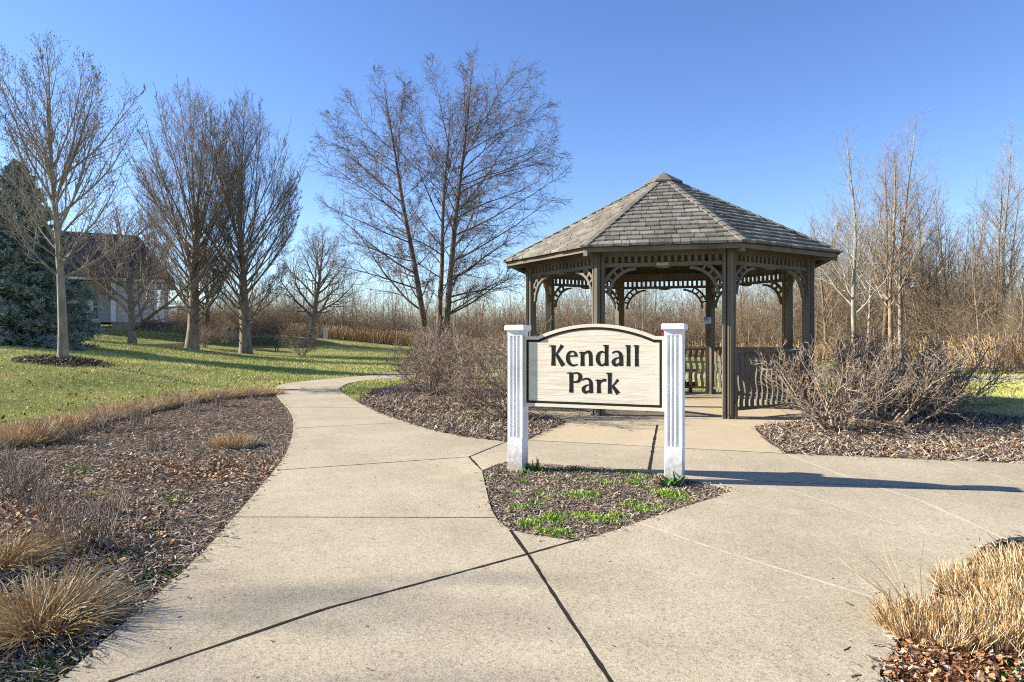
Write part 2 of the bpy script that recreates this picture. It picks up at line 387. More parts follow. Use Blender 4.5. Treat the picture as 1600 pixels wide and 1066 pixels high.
_dens = np.concatenate(_dens); _dens = _dens[(np.abs(_dens[:, 0]) < 40)]
_dens = _dens[::2]
flat_zones = [path_loop, pad_loop, left_bed, shrub_bed, right_bed, corner_bed]
def terrain(P):
    P = np.atleast_2d(np.asarray(P, float)); out = np.empty(len(P))
    for s in range(0, len(P), 20000):
        p = P[s:s + 20000]
        q = np.clip(p, (-70, -20), (60, 110))
        h = _k(((q[:, None] - ctrl[None, :, :2]) ** 2).sum(-1)) @ _w[:_n] + _w[_n] + q @ _w[_n + 1:]
        h = np.clip(h, 0, 3.2)
        d = np.full(len(p), 9e9)
        near = (p[:, 1] < 32) & (np.abs(p[:, 0]) < 45)
        if near.any():
            pn = p[near]; dd = np.empty(len(pn))
            for k in range(0, len(pn), 2000):
                dd[k:k + 2000] = np.sqrt(((pn[k:k + 2000, None] - _dens[None]) ** 2).sum(-1).min(1))
            for z in flat_zones: dd[inside(pn, z)] = 0
            d[near] = dd
        m = np.clip(d / 3.5, 0, 1); m = m * m * (3 - 2 * m)
        e = np.clip(d / .25, 0, 1)
        out[s:s + 20000] = h * m - .055 * (1 - e) - .012 * e
    return out
def tz(x, y): return float(terrain([(x, y)])[0])
gx = np.sign(np.linspace(-1, 1, 150)) * np.abs(np.linspace(-1, 1, 150)) ** 2.6 * 900
gx = np.unique(np.concatenate([gx, np.arange(-12, 12, .3), np.arange(-60, 60, 2.0)]))
gy = np.unique(np.concatenate([np.arange(-2, 24, .3), np.arange(-20, 110, 2.0), 110 + np.linspace(0, 1, 20) ** 2 * 1400, -20 - np.linspace(0, 1, 8) ** 2 * 300]))
X, Y = np.meshgrid(gx, gy); tp = np.c_[X.ravel(), Y.ravel()]
tb = MB(); nx = len(gx)
ii = (np.arange(len(gy) - 1)[:, None] * nx + np.arange(nx - 1)[None]).ravel()
tb.add(np.c_[tp, terrain(tp)], np.stack([ii, ii + 1, ii + nx + 1, ii + nx], -1))
tag(tb.build('ground', MT['lawn'], smooth=True, fix=False), kind='structure')
for nm, l in zip(('mulch_ground',) * 5, (left_bed, shrub_bed, right_bed, corner_bed, sign_bed)):
    sheet(nm, [l], -.022, MT['mulch'])

# joints: narrow strips of filler lying a hair above the slabs
def strip(b, P, w, z=.004):
    P = np.array(P, float); n = len(P)
    tg = nrm(np.gradient(P, axis=0)); nr = np.c_[-tg[:, 1], tg[:, 0]]
    ww = w * (1 + R.uniform(-.35, .35, n))[:, None] * .5
    V = np.concatenate([c3(P - nr * ww, z), c3(P + nr * ww, z)])
    b.add(V, [(i, i + 1, n + i + 1, n + i) for i in range(n - 1)])
def dens(P, step=.06):
    P = [np.array(p) for p in P]; out = [P[0]]
    for a, b_ in zip(P[:-1], P[1:]):
        m = max(1, int(np.linalg.norm(b_ - a) / step)); out += [a + (b_ - a) * k / m for k in range(1, m + 1)]
    out = np.array(out); return out + R.normal(0, .0008, out.shape)
jb = MB()
for pts, w in (([(432, 735), (733, 714)], .014), ([(733, 714), (797, 688)], .018), ([(733, 714), (752, 734)], .020), ([(364, 808), (773, 809)], .010), ([(797, 828), (824, 866)], .018),
               ([(170, 1066), (510, 951), (824, 866), (905, 843)], .017), ([(825, 867), (885, 960), (955, 1066)], .016), ([(462, 669), (637, 660)], .012), ([(447, 637), (575, 637)], .010), ([(431, 608), (531, 611)], .010),
               ([(822, 688), (1229, 709)], .007), ([(1027, 664), (1021, 695), (1014, 734)], .026), ([(1100, 748), (1330, 758), (1580, 768), (1700, 772)], .007)):
    strip(jb, dens(GP(*pts)), w, .0035 if pts[0] in ((822, 688), (1027, 664)) else .0014)
strip(jb, dens([gp(170, 1066), (-.7, .5), (-.9, -1)]), .016, .0014); strip(jb, dens([gp(955, 1066), (.42, .5)]), .016, .0014)
for k in range(4, 30, 2): strip(jb, dens([(k - .1, 22.4 - .12 * k), (k, 19.9 - .118 * k)]), .012, .0014)
strip(jb, dens([gp(1115, 617), gp(1073, 623)]), .012, .0034); strip(jb, dens([gp(1073, 630), gp(1350, 631)]), .008, .0034)
tag(jb.build('joint_line', MT['joint'], fix=False), kind='structure')
jp = MB()
for pts, w in (([(1000, 818), (1130, 862), (1260, 902), (1400, 945)], .022), ([(1230, 710), (1335, 750), (1440, 783), (1570, 842)], .030), ([(1230, 765), (1400, 820)], .018), ([(1480, 722), (1640, 768)], .02), ([(540, 680), (600, 696), (660, 706)], .018), ([(1120, 652), (1178, 667)], .014)):
    strip(jp, dens(GP(*pts)), w, .0034 if pts[0][0] == 1120 else .0012)
tag(jp.build('pale_joint_line', MT['palejoint'], fix=False), kind='structure')

# ------------------------------------------------------------------ loose cover of the beds
def chips(mb, p, z, l0, l1, w0, w1):
    n = len(p); d = rdir(n, -14, 22)
    B = grow(c3(p, z + R.random(n) * .016), d, R.uniform(l0, l1, n), 1, 3, .16, 0)
    ribbons(mb, B, R.uniform(w0, w1, n), [.8, 1, .6], R.random(n) ** .95, flat=True)
def cover(name, poly, n, near, l=(.018, .065), w=(.0035, .009)):
    b = MB(); p = scatter(poly, n, near); p = p[p[:, 1] > .3]
    chips(b, p, -.02, l[0], l[1], w[0], w[1]); return tag(b.build(name, MT['chip'], fix=False), kind='stuff')
tag(cover('mulch', [q for q in left_bed], 165000, 4), 'brown wood chip mulch in the planting bed left of the path', 'mulch')
tag(cover('mulch', shrub_bed, 85000, 9, (.035, .12), (.007, .017)), 'coarse wood chips under the twiggy shrub beside the gazebo', 'mulch')
tag(cover('mulch', [q for q in right_bed if q[0] < 14], 95000, 8, (.035, .11), (.006, .016)), 'wood chips under the red twigged shrubs right of the gazebo', 'mulch')
tag(cover('mulch', sign_bed, 36000, 0, (.012, .05), (.003, .009)), 'fine dark bark mulch in the little bed round the sign posts', 'mulch')
tag(cover('mulch', [q for q in corner_bed if q[0] < 6], 16000, 2.2), 'dark mulch below the straw grasses at bottom right', 'mulch')
def leaves(mb, p, z, s0, s1, t=None):
    n = len(p); d = rdir(n, -25, 40)
    B = grow(c3(p, z + R.random(n) * .03), d, R.uniform(s0, s1, n), 1, 4, .25, .3)
    ribbons(mb, B, R.uniform(s0, s1, n) * .6, [.25, 1, .8, .15], t, flat=True)
def litter(name, spots, lab, s=(.018, .045)):
    b = MB()
    for (px, py, rx, ry, n) in spots:
        q = R.normal(0, .45, (n, 2)); pp = np.array([gp(px + a * rx, max(py + c_ * ry, 560)) for a, c_ in q])
        pp = pp[np.any([inside(pp, z) for z in beds], 0)]
        if len(pp): leaves(b, pp, -.012, *s)
    return tag(b.build(name, MT['leaf'], fix=False), lab, 'leaf litter', kind='stuff')
litter('leaf_litter', [(300, 735, 240, 30, 1300), (150, 700, 200, 50, 350), (180, 660, 140, 30, 600), (60, 790, 150, 50, 500), (110, 830, 160, 70, 420), (60, 840, 120, 60, 240), (200, 800, 160, 60, 200), (360, 735, 120, 25, 420)], 'dead brown leaves strewn over the bed left of the path')
litter('leaf_litter', [(1480, 1040, 200, 60, 1400), (1560, 1000, 160, 60, 500), (1500, 960, 200, 60, 300), (1420, 1030, 60, 50, 240)], 'orange and brown leaves below the straw grasses at bottom right', (.012, .032))
litter('leaf_litter', [(1330, 690, 300, 40, 500), (700, 640, 200, 40, 260), (1550, 700, 200, 30, 400)], 'small leaves among the wood chips under the shrubs', (.02, .05))
# what the wind carried onto the concrete and the lawn
b = MB()
for poly, n in ((left_bed, 900), (sign_bed, 260), (shrub_bed, 500), ([q for q in right_bed if q[0] < 14], 500), ([q for q in corner_bed if q[0] < 6], 500)):
    a = np.array(poly); k = R.integers(len(a), size=n); t = R.random((n, 1)); p = a[k] * (1 - t) + np.roll(a, -1, 0)[k] * t + R.normal(0, 1, (n, 2)) * R.choice([.02, .05, .16], (n, 1), p=[.5, .35, .15])
    p = p[(p[:, 1] > .5) & (p[:, 1] < 20)]; m = len(p); B = grow(c3(p, .004 + R.random(m) * .006), rdir(m, -6, 10), R.uniform(.012, .05, m), 1, 3, .15, 0); ribbons(b, B, R.uniform(.003, .010, m), [.8, 1, .6], R.random(m), flat=True)
p = np.c_[R.uniform(-2.5, 8, 500), R.uniform(1.6, 8, 500)]; p = p[inside(p, path_loop)]; m = len(p)
B = grow(c3(p, .004), rdir(m, -4, 8), R.uniform(.005, .018, m), 1, 3, .2, 0); ribbons(b, B, R.uniform(.003, .009, m), [.8, 1, .6], R.random(m) * .5, flat=True)
tag(b.build('spilled_chips', MT['chip'], fix=False), 'stray wood chips and crumbs spilled along the edges of the concrete', 'chips', kind='stuff')
b = MB(); z = 7 * (34 / 7) ** R.random(3200); p = np.c_[R.uniform(-.9, .05, 3200) * z, z]; p = p[~np.any([inside(p, l) for l in flat_zones], 0)]
m = len(p); B = grow(c3(p, terrain(p) + .02 + R.random(m) * .02), rdir(m, -25, 40), R.uniform(.04, .09, m), 1, 4, .25, .3); ribbons(b, B, R.uniform(.02, .05, m), [.25, 1, .8, .15], None, flat=True)
tag(b.build('leaf_litter', MT['leaf'], fix=False), 'dead leaves scattered over the lawn', 'leaf litter', kind='stuff')
# fallen twigs
b = MB()
for poly, n, nr in ((left_bed, 2600, 4), ([q for q in corner_bed if q[0] < 5], 500, 2), ([q for q in right_bed if q[0] < 14], 700, 8), (shrub_bed, 500, 9)):
    p = scatter(poly, n, nr); n = len(p)
    tubes(b, grow(c3(p, -.005 + R.random(n) * .02), rdir(n, -4, 12), R.uniform(.06, .3, n), R.uniform(.001, .003, n), 4, .18, 0, .5), 3)
tag(b.build('fallen_twigs', MT['stick'], fix=False), 'thin dry twigs lying on the mulch', 'twigs', kind='stuff')

# ------------------------------------------------------------------ lawn blades, denser where the visitor stands nearer
def lawn(n, z0, z1, x0, x1):
    z = z0 * (z1 / z0) ** R.random(n); x = R.uniform(x0, x1, n) * z; p = np.c_[x, z]
    bad = np.zeros(n, bool)
    for l in flat_zones: bad |= inside(p, l)
    return p[~bad]
p = np.concatenate([lawn(420000, 6.5, 48, -.95, .1), lawn(90000, 9, 30, .3, .9), lawn(50000, 13, 30, -.2, .4)])
p = p[~((p[:, 1] > 27) & (p[:, 0] > -5))]
n = len(p); z = terrain(p); f = np.maximum(1, p[:, 1] / 9)
B = grow(c3(p, z - .004), rdir(n, 35, 88), R.uniform(.025, .06, n) * np.minimum(f, 1.5), 1, 3, .2, -.15)
b = MB(); ribbons(b, B, .0035 * f, [1, .8, .2])
tag(b.build('lawn_grass', MT['grass'], fix=False), 'short lawn grass, green with dormant yellow patches', 'grass', kind='stuff')
# ------------------------------------------------------------------ sign
A = np.array([-.036, 5.944]); _fr = np.array([.092, 5.86]); U = nrm(np.array([1.364, 5.334]) - _fr)   # along the sign
A = _fr - U * .142
NB = np.array([-U[1], U[0]]); PW = .142; SPAN = float(np.linalg.norm(np.array([1.364, 5.334]) - A))
SB = frame((A[0], A[1], 0), (U[0], U[1], 0), (NB[0], NB[1], 0))
def sgn(px, py, back):        # point of the photograph on the sign plane -> (u, z)
    o = A + NB * back; k = (px - 800) / FOC          # ray (k t, t)
    t = np.linalg.solve(np.array([[k, -U[0]], [1, -U[1]]]), o)
    return float(t[1]), EYE + (HZ - py) / FOC * float(t[0])
sign = thing('park_sign', 'cream arched wooden sign reading Kendall Park between two white fluted posts', 'sign')
def fluted(w, n=3):
    """square outline with three round flutes on every face"""
    h = w / 2; P = []
    g = .013; d = .010
    for f in range(4):
        a = f * PI / 2; c, s = math.cos(a), math.sin(a); E_ = [(-h, -h)]
        for k in range(n):
            x = (k - (n - 1) / 2) * .034
            E_ += [(x + g * math.cos(t), -h + d * math.sin(t)) for t in np.linspace(PI, 0, 7)]
        P += [(x * c - y * s, x * s + y * c) for x, y in E_]
    return P
def sq(w, ch=.004):
    h = w / 2; return [(-h + ch, -h), (h - ch, -h), (h, -h + ch), (h, h - ch), (h - ch, h), (-h + ch, h), (-h, h - ch), (-h, -h + ch)]
for k in (0, 1):
    c_ = A + U * (PW / 2 if k == 0 else SPAN - PW / 2) + NB * PW / 2
    M = (SB[0], np.array([c_[0], c_[1], 0])); b = MB()
    b.column(sq(PW), -.15, .285, M); b.column(fluted(PW), .285, 1.185, M); b.column(sq(PW), 1.185, 1.222, M)
    b.column(sq(PW - .02), .27, 1.2, M)
    po = b.build('post', MT['post_paint'], sign)
    b = MB(); b.column(sq(PW + .014, .004), 1.222, 1.234, M); b.column(sq(PW + .046, .006), 1.234, 1.272, M); b.column(sq(PW + .034, .006), 1.272, 1.280, M)
    b.build('post_cap', MT['white'], po)
BK = .030                        # the board's face stands this far behind the face of the posts
u0, u1 = PW - .004, SPAN - PW + .004
def outline(ins):
    L_ = u1 - u0; zb, zs, zt = .565 + ins, 1.178 - ins, 1.284 - ins
    s0, s1 = u0 + .135 + ins * .3, u1 - .085 - ins * .3
    P = [(u0 + ins, zb), (u1 - ins, zb), (u1 - ins, zs), (s1, zs)]
    m = (s0 + s1) / 2; hw = (s1 - s0) / 2; sag = zt - zs; rr = (hw * hw + sag * sag) / (2 * sag); th = math.asin(hw / rr)
    for a in np.linspace(th, -th, 33)[1:-1]: P.append((m + rr * math.sin(a), zt - rr + rr * math.cos(a)))
    return P + [(s0, zs), (u0 + ins, zs)]
board = MB().prism(outline(0), BK + .006, BK + .05, SB).build('board', MT['panel'], sign)
def ringm(b, P, Q, y0, y1):
    n = len(P); V = [(p[0], y, p[1]) for y in (y0, y1) for l in (P, Q) for p in l]
    V = np.array(V) @ SB[0].T + SB[1]; F = []
    for i in range(n):
        j = (i + 1) % n
        F += [(i, j, n + j, n + i), (i, 2 * n + i, 2 * n + j, j), (n + i, n + j, 3 * n + j, 3 * n + i)]
    return b.add(V, F)
ringm(MB(), outline(.0), outline(.028), BK, BK + .0062).build('rim', MT['rim'], board)
ringm(MB(), outline(.0282), outline(.049), BK + .003, BK + .0062).build('border_line', MT['letter'], board)
# lettering: pen strokes traced as (x, y, width) and raised 3 mm on the board
def stroke(b, pts, lift, z0=BK + .0058):
    S = spline([(p[0], p[1], p[2]) for p in pts], 6) if len(pts) > 2 else [tuple(np.array(pts[0]) * (1 - t) + np.array(pts[1]) * t) for t in np.linspace(0, 1, 6)]
    S = np.array(S); tg = nrm(np.gradient(S[:, :2], axis=0)); nr = np.c_[-tg[:, 1], tg[:, 0]]
    a = S[:, :2] + nr * S[:, 2:] / 2; c = S[:, :2] - nr * S[:, 2:] / 2
    P = [sgn(800 + x / 5.714, 490 + y / 5.714, BK) for x, y in np.concatenate([a, c[::-1]])]
    b.prism(P, z0 - .0012 - lift * .5, z0 + .004, SB)
def stem(x, y0, y1, w, serif=None, xb=None):
    xb = x if xb is None else xb
    r = [[(x, y0, w * 1.12), ((x + xb) / 2, (y0 + y1) / 2, w * .94), (xb, y1, w * 1.1)]]
    if serif: r.append([(serif, y0 + 6, 7), (x - w * .35, y0 + 5, 13), (x + w * .2, y0 + 7, 14)])
    return r
def small_a(dx, dy):
    return [[(x + dx, y + dy, w) for x, y, w in q] for q in (
        [(893, 352, 15), (925, 339, 16), (955, 347, 24), (970, 376, 33), (972, 420, 34), (974, 469, 36)],
        [(966, 393, 10), (930, 400, 15), (905, 424, 31), (908, 449, 32), (928, 461, 24), (965, 441, 12)])]
G = stem(369, 284, 466, 36, 328, 367) + [[(448, 283, 34), (420, 325, 24), (388, 372, 16)], [(392, 358, 24), (420, 408, 32), (456, 466, 40)]]
G += [[(503, 381, 13), (545, 379, 13), (583, 377, 15)], [(570, 379, 24), (562, 352, 22), (535, 338, 15), (505, 354, 24), (496, 392, 34), (503, 432, 33), (530, 460, 22), (560, 461, 15), (584, 452, 9)]]
G += stem(627, 342, 468, 34, 596) + [[(640, 366, 12), (664, 344, 20), (690, 348, 31), (700, 380, 34), (701, 425, 33), (702, 468, 36)]]
G += stem(842, 281, 468, 33, 810) + [[(832, 354, 13), (806, 341, 15), (780, 353, 26), (765, 385, 35), (766, 425, 35), (783, 455, 26), (806, 462, 17), (832, 441, 13)]]
G += small_a(0, 0) + stem(1038, 283, 471, 33, 1008) + stem(1112, 283, 472, 33, 1082)
G += stem(527, 526, 706, 35, 486) + [[(542, 535, 13), (578, 531, 16), (604, 549, 31), (605, 582, 33), (584, 608, 22), (543, 612, 12)]]
G += small_a(-268, 243) + stem(773, 590, 712, 34, 738, 774) + [[(783, 624, 10), (800, 603, 18), (820, 595, 24), (838, 597, 26)]]
G += stem(870, 529, 715, 34, 838, 871) + [[(946, 590, 26), (918, 624, 18), (890, 655, 13)], [(893, 640, 20), (915, 672, 30), (946, 716, 40)]]
b = MB()
for i, q in enumerate(G): stroke(b, q, .00025 * (i % 7))
b.build('lettering', MT['letter'], board)
q = A + U * (SPAN - PW - .02) + NB * .12
rb = thing('reflector_box', 'small red and navy box peeking out behind the right white sign post', 'reflector', (q[0], q[1], 1.178))
MB().box(-.02, .02, -.02, .03, .0, .034).build('red_lens', MT['red'], rb, rz=math.atan2(U[1], U[0]))
MB().box(-.02, .02, -.02, .03, .0345, .062).build('housing', MT['navy'], rb, rz=math.atan2(U[1], U[0]))

# ------------------------------------------------------------------ gazebo
gz = thing('gazebo', 'octagonal taupe wooden gazebo with shake roof, lattice brackets and railings', 'gazebo', (GC[0], GC[1], 0))
def pol(a, r): return np.array([r * math.sin(a), -r * math.cos(a)])
ang = [GTH + k * PI / 4 for k in range(8)]            # 0 = left of the entrance, 1 = right of it, counter-clockwise in plan
paint = MT['paint']
HB, HT = 2.42, 2.56
for k, a in enumerate(ang):
    p = pol(a, GR); e = pol(a, 1); t = np.array([math.cos(a), math.sin(a)])
    M = frame((p[0], p[1], 0), (t[0], t[1], 0), (e[0], e[1], 0)); b = MB()
    z0 = .004; z1 = HT
    b.box(-.042, .042, -.060, .072, z0, z1, M)                       # core, standing proud of the cheeks
    b.box(-.016, .016, .0725, .086, z0 + .06, z1 - .16, M)           # centre fillet that makes the flutes
    for s in (-1, 1):
        c22, s22 = math.cos(PI / 8), math.sin(PI / 8)
        u = np.array([c22, -s * s22]); n = np.array([s * s22, c22])   # cheek turned into the bay beside it
        uw = t * u[0] + e * u[1]; nw = t * n[0] + e * n[1]
        o = p + uw * s * .066 * 1 + nw * .0
        Mc = frame((o[0], o[1], 0), (uw[0], uw[1], 0), (nw[0], nw[1], 0))
        b.box(-.0235, .0235, -.056, .058, z0, z1 - .003, Mc)
        b.box(-.009, .009, .0585, .066, z0 + .05, z1 - .16, Mc)
    po = b.build('post', paint, gz)
    b = MB(); b.box(.046, .086, .02, .105, z0, .22, M) if k == 1 else b.box(-.10, -.06, .0, .075, z0, .13, M)
    b.build('post_shoe', paint, po)
def bayframe(k):
    p, q = pol(ang[k], GR), pol(ang[(k + 1) % 8], GR); u = nrm(q - p); n = np.array([u[1], -u[0]])
    return frame((p[0], p[1], 0), (u[0], u[1], 0), (n[0], n[1], 0)), float(np.linalg.norm(q - p))
CL = .095           # clear of the post
bal = MB(); Pb = []
def prof(z):        # sawn wavy board: (offset of the centre line, half width)
    t = (z - .16) / .785
    return .026 * math.sin(t * 2 * PI * 2 + PI * .0) * (1 if .06 < t < .94 else .4), .030
zs = np.linspace(.158, .957, 29); L_ = []; R_ = []
for z in zs:
    t = (z - .158) / .8; c_ = -.017 * math.cos(4 * PI * t) * min(1, min(t, 1 - t) * 9); L_.append((c_ - .030, z)); R_.append((c_ + .030, z))
bal.prism(L_ + R_[::-1], -.012, .012)
bal_me = bal.mesh('baluster', paint, fix=True)
for k in range(8):
    M, L = bayframe(k); u = M[0][:, 0]; n = M[0][:, 1]; rzb = math.atan2(u[1], u[0])
    b = MB(); b.box(.05, L - .05, .015, .062, HB, HT, M); b.box(.05, L - .05, -.06, -.018, HB + .006, HT, M)
    b.build('header_beam', paint, gz)
    b = MB()
    b.box(CL - .01, L - CL + .01, -.028, .030, 2.245, 2.298, M)
    b.box(CL - .01, L - CL + .01, -.024, .014, 2.402, 2.418, M)
    ns = 17; w = .047; gap = (L - 2 * CL - ns * w) / (ns + 1)
    for i in range(ns):
        x = CL + gap + i * (w + gap); b.box(x, x + w, -.014, .012, 2.299, 2.401, M)
    th = np.linspace(0, PI, 13)
    b.prism([(L / 2 - .12 * math.cos(t), 2.2445 - .032 * math.sin(t)) for t in th], -.02, .020, M)
    b.build('frieze_panel', paint, gz)
    for s in (0, 1):
        b = MB(); X = lambda x: x if s == 0 else L - x
        cx, cz = CL + .47, 2.2445 - .445
        def arc(r0, r1, a0, a1, y0, y1):
            T = np.radians(np.linspace(a0, a1, 15))
            P = [(X(cx - r0 * math.cos(t)), cz + r0 * math.sin(t)) for t in T] + [(X(cx - r1 * math.cos(t)), cz + r1 * math.sin(t)) for t in T[::-1]]
            b.prism(P if s == 0 else P[::-1], y0, y1, M)
        arc(.395, .434, 2, 88, -.022, .024)
        aa = math.degrees(math.acos(.468 / .575)); ab = math.degrees(math.asin(.443 / .575))
        arc(.500, .540, 22, 61, -.020, .021)
        for d in (19, 33, 47.5, 62):
            t = math.radians(d); dr = np.array([-math.cos(t), math.sin(t)]); pr = np.array([math.sin(t), math.cos(t)]) * .017
            P = [np.array([cx, cz]) + dr * r_ + pr * q_ for r_, q_ in ((.4335, -1), (.5005, -1), (.5005, 1), (.4335, 1))]
            P = [(X(p[0]), p[1]) for p in P]; b.prism(P if s == 0 else P[::-1], -.016, .018, M)
        b.build('bracket', paint, gz)
    if k != 0:      # the entrance bay stays open
        b = MB(); b.box(CL - .012, L - CL + .012, -.055, .060, .958, 1.002, M); b.box(CL - .01, L - CL + .01, -.03, .03, .925, .9575, M) 
        rl = b.build('railing', paint, gz)
        b = MB(); b.box(CL - .01, L - CL + .01, -.03, .03, .112, .157, M); b.build('bottom_rail', paint, rl)
        nb = 14; st = (L - 2 * CL) / nb
        for i in range(nb):
            o = M[1] + u * (CL + st * (i + .5)); link('baluster', bal_me, rl, (o[0], o[1], 0), rzb)
M0, L0 = bayframe(0)
b = MB(); T = np.linspace(-PI / 2, PI / 2, 9)
P = [(L0 / 2 + .065 + .024 * math.cos(t), 2.272 + .024 * math.sin(t)) for t in T] + [(L0 / 2 - .065 - .024 * math.cos(t), 2.272 - .024 * math.sin(t)) for t in T]
pl = b.prism(P, .0305, .038, M0).build('plaque', MT['plaque'], gz)
b = MB(); Q = [(L0 / 2 + (x - L0 / 2) * .86, 2.272 + (z - 2.272) * .72) for x, z in P]; Q2 = [(L0 / 2 + (x - L0 / 2) * .80, 2.272 + (z - 2.272) * .55) for x, z in P]
n_ = len(Q); V = np.array([(x, y, z) for y in (.0383, .0395) for l in (Q, Q2) for x, z in l]) @ M0[0].T + M0[1]
b.add(V, [(2 * n_ + i, 2 * n_ + (i + 1) % n_, 3 * n_ + (i + 1) % n_, 3 * n_ + i) for i in range(n_)])
for i in range(4): b.box(L0 / 2 - .045 + i * .024, L0 / 2 - .028 + i * .024, .0383, .0397, 2.268, 2.276, M0)
b.build('plaque_print', MT['iron'], pl)
# outlet on the post right of the back bay
p = pol(ang[4], GR) * .965; M = frame((p[0], p[1], 0), (math.cos(ang[4]), math.sin(ang[4]), 0), (math.sin(ang[4]), -math.cos(ang[4]), 0))
b = MB(); b.box(-.06, .06, -.10, -.02, 1.48, 1.62, M); ob = b.build('outlet_box', MT['steel'], gz)
b = MB(); b.box(-.05, .05, -.16, -.1005, 1.55, 1.625, M); b.build('outlet_cover', MT['blue'], ob)
# roof
RE, ZE, ZA = 2.915, 2.515, 4.10
sl = (ZA - ZE) / RE
for k in range(8):
    am = ang[k] + PI / 8; e = pol(am, 1); t = np.array([math.cos(am), math.sin(am)])
    M = frame((0, 0, 0), (t[0], t[1], 0), (e[0], e[1], 0))
    ap = RE * math.cos(PI / 8); tan = math.tan(PI / 8)
    b = MB(); rows = 17; ln = ap - .16
    for r in range(rows):
        y0 = ap + .03 - r * ln / rows; y1 = y0 - ln / rows * 1.28
        zf = lambda y: ZA - (ZA - ZE) * y / ap
        x = -y0 * tan - R.random() * .2
        while x < y0 * tan:
            w = R.choice([.11, .14, .17, .20, .23]) * R.uniform(.9, 1.1)
            xa, xb = x + .0035, x + w - .0035; x += w
            dy = R.normal(0, .005); lift = R.uniform(0, .005)
            yb = y0 + dy; lim0, lim1 = yb * tan, max(y1, 0) * tan
            if xb < -lim0 or xa > lim0: continue
            A0, B0 = max(xa, -lim0), min(xb, lim0); A1, B1 = max(min(xa, lim1), -lim1), min(max(xb, -lim1), lim1)
            if B0 - A0 < .01: continue
            if B1 - A1 < .002: m_ = (A1 + B1) / 2; A1, B1 = m_ - .001, m_ + .001
            tb_ = .037 + lift + R.uniform(-.003, .004); V = []
            for y, z, a_, c_ in ((yb, zf(yb) + .003, A0, B0), (yb, zf(yb) + tb_, A0, B0), (max(y1, .02), zf(max(y1, .02)) + .002, A1, B1), (max(y1, .02), zf(max(y1, .02)) + .009, A1, B1)):
                V += [(a_, y, z), (c_, y, z)]
            V = np.array(V) @ M[0].T + M[1]
            tn = np.clip(R.normal(.5, .24), 0, 1)
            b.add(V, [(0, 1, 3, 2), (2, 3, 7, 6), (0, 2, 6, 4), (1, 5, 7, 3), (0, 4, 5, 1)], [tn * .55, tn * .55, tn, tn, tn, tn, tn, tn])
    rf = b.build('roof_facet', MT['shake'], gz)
    # deck below the shakes, fascia board and soffit
    b = MB(); zf = lambda y: ZA - (ZA - ZE) * y / ap
    yd = ap - .015
    V = [(-yd * tan, yd, zf(yd) - .004), (yd * tan, yd, zf(yd) - .004), (0, 0, ZA - .004), (-yd * tan, yd, zf(yd) - .03), (yd * tan, yd, zf(yd) - .03), (0, 0, ZA - .03)]
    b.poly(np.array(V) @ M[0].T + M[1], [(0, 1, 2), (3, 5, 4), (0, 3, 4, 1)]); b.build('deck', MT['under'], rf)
    b = MB(); yf = ap - .03; hw = yf * tan - .022
    b.box(-hw, hw, yf - .03, yf, 2.432, 2.498, M); b.box(-hw, hw, yf - .055, yf - .031, 2.452, 2.492, M)
    b.build('fascia', paint, rf)
    # hip cap boards and the rafter tail at the corner
    a = ang[k]; e = pol(a, 1); t = np.array([math.cos(a), math.sin(a)]); Mh = frame((0, 0, 0), (t[0], t[1], 0), (e[0], e[1], 0))
    b = MB(); nh = 15; tilt = .22
    for i in range(nh):
        r0 = RE + .035 - i * (RE - .28) / nh; r1 = r0 - (RE - .28) / nh * 1.35; tn = R.uniform(.35, .8)
        for s in (-1, 1):
            V = []
            for rr_, up_ in ((r0, .050), (r1, .034)):
                z = ZA - sl * rr_ + up_
                for x, dz in ((0, 0), (s * .072, -.072 * tilt)):
                    V += [(x, rr_, z + dz), (x, rr_, z + dz - .016)]
            b.add(np.array(V) @ Mh[0].T + Mh[1], [(0, 2, 6, 4), (1, 5, 7, 3), (0, 1, 3, 2), (2, 3, 7, 6)], tn)
    b.build('hip_cap', MT['shake'], rf)
    b = MB(); V = [(GR + .03, 2.43), (GR + .36, 2.395), (RE - .035, 2.375), (RE - .035, 2.487), (GR + .03, 2.70)]
    Mr = (np.c_[Mh[0][:, 1], -Mh[0][:, 0], Mh[0][:, 2]], Mh[1])
    b.prism(V, -.032, .032, Mr); b.build('rafter_tail', paint, gz)
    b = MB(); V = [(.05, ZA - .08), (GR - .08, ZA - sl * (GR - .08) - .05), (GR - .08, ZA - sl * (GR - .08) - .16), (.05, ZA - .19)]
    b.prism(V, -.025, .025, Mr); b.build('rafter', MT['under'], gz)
b = MB(); rc, zc = .36, ZA - sl * .36 + .055
V = [tuple(pol(a, rc)) + (zc,) for a in ang] + [tuple(pol(a, rc)) + (zc + .028,) for a in ang] + [(0, 0, ZA + .095)]
b.poly(V, [(i, (i + 1) % 8, 8 + (i + 1) % 8, 8 + i) for i in range(8)] + [(8 + i, 8 + (i + 1) % 8, 16) for i in range(8)] + [tuple(range(7, -1, -1))], .35)
b.build('roof_cap', MT['shake'], gz)

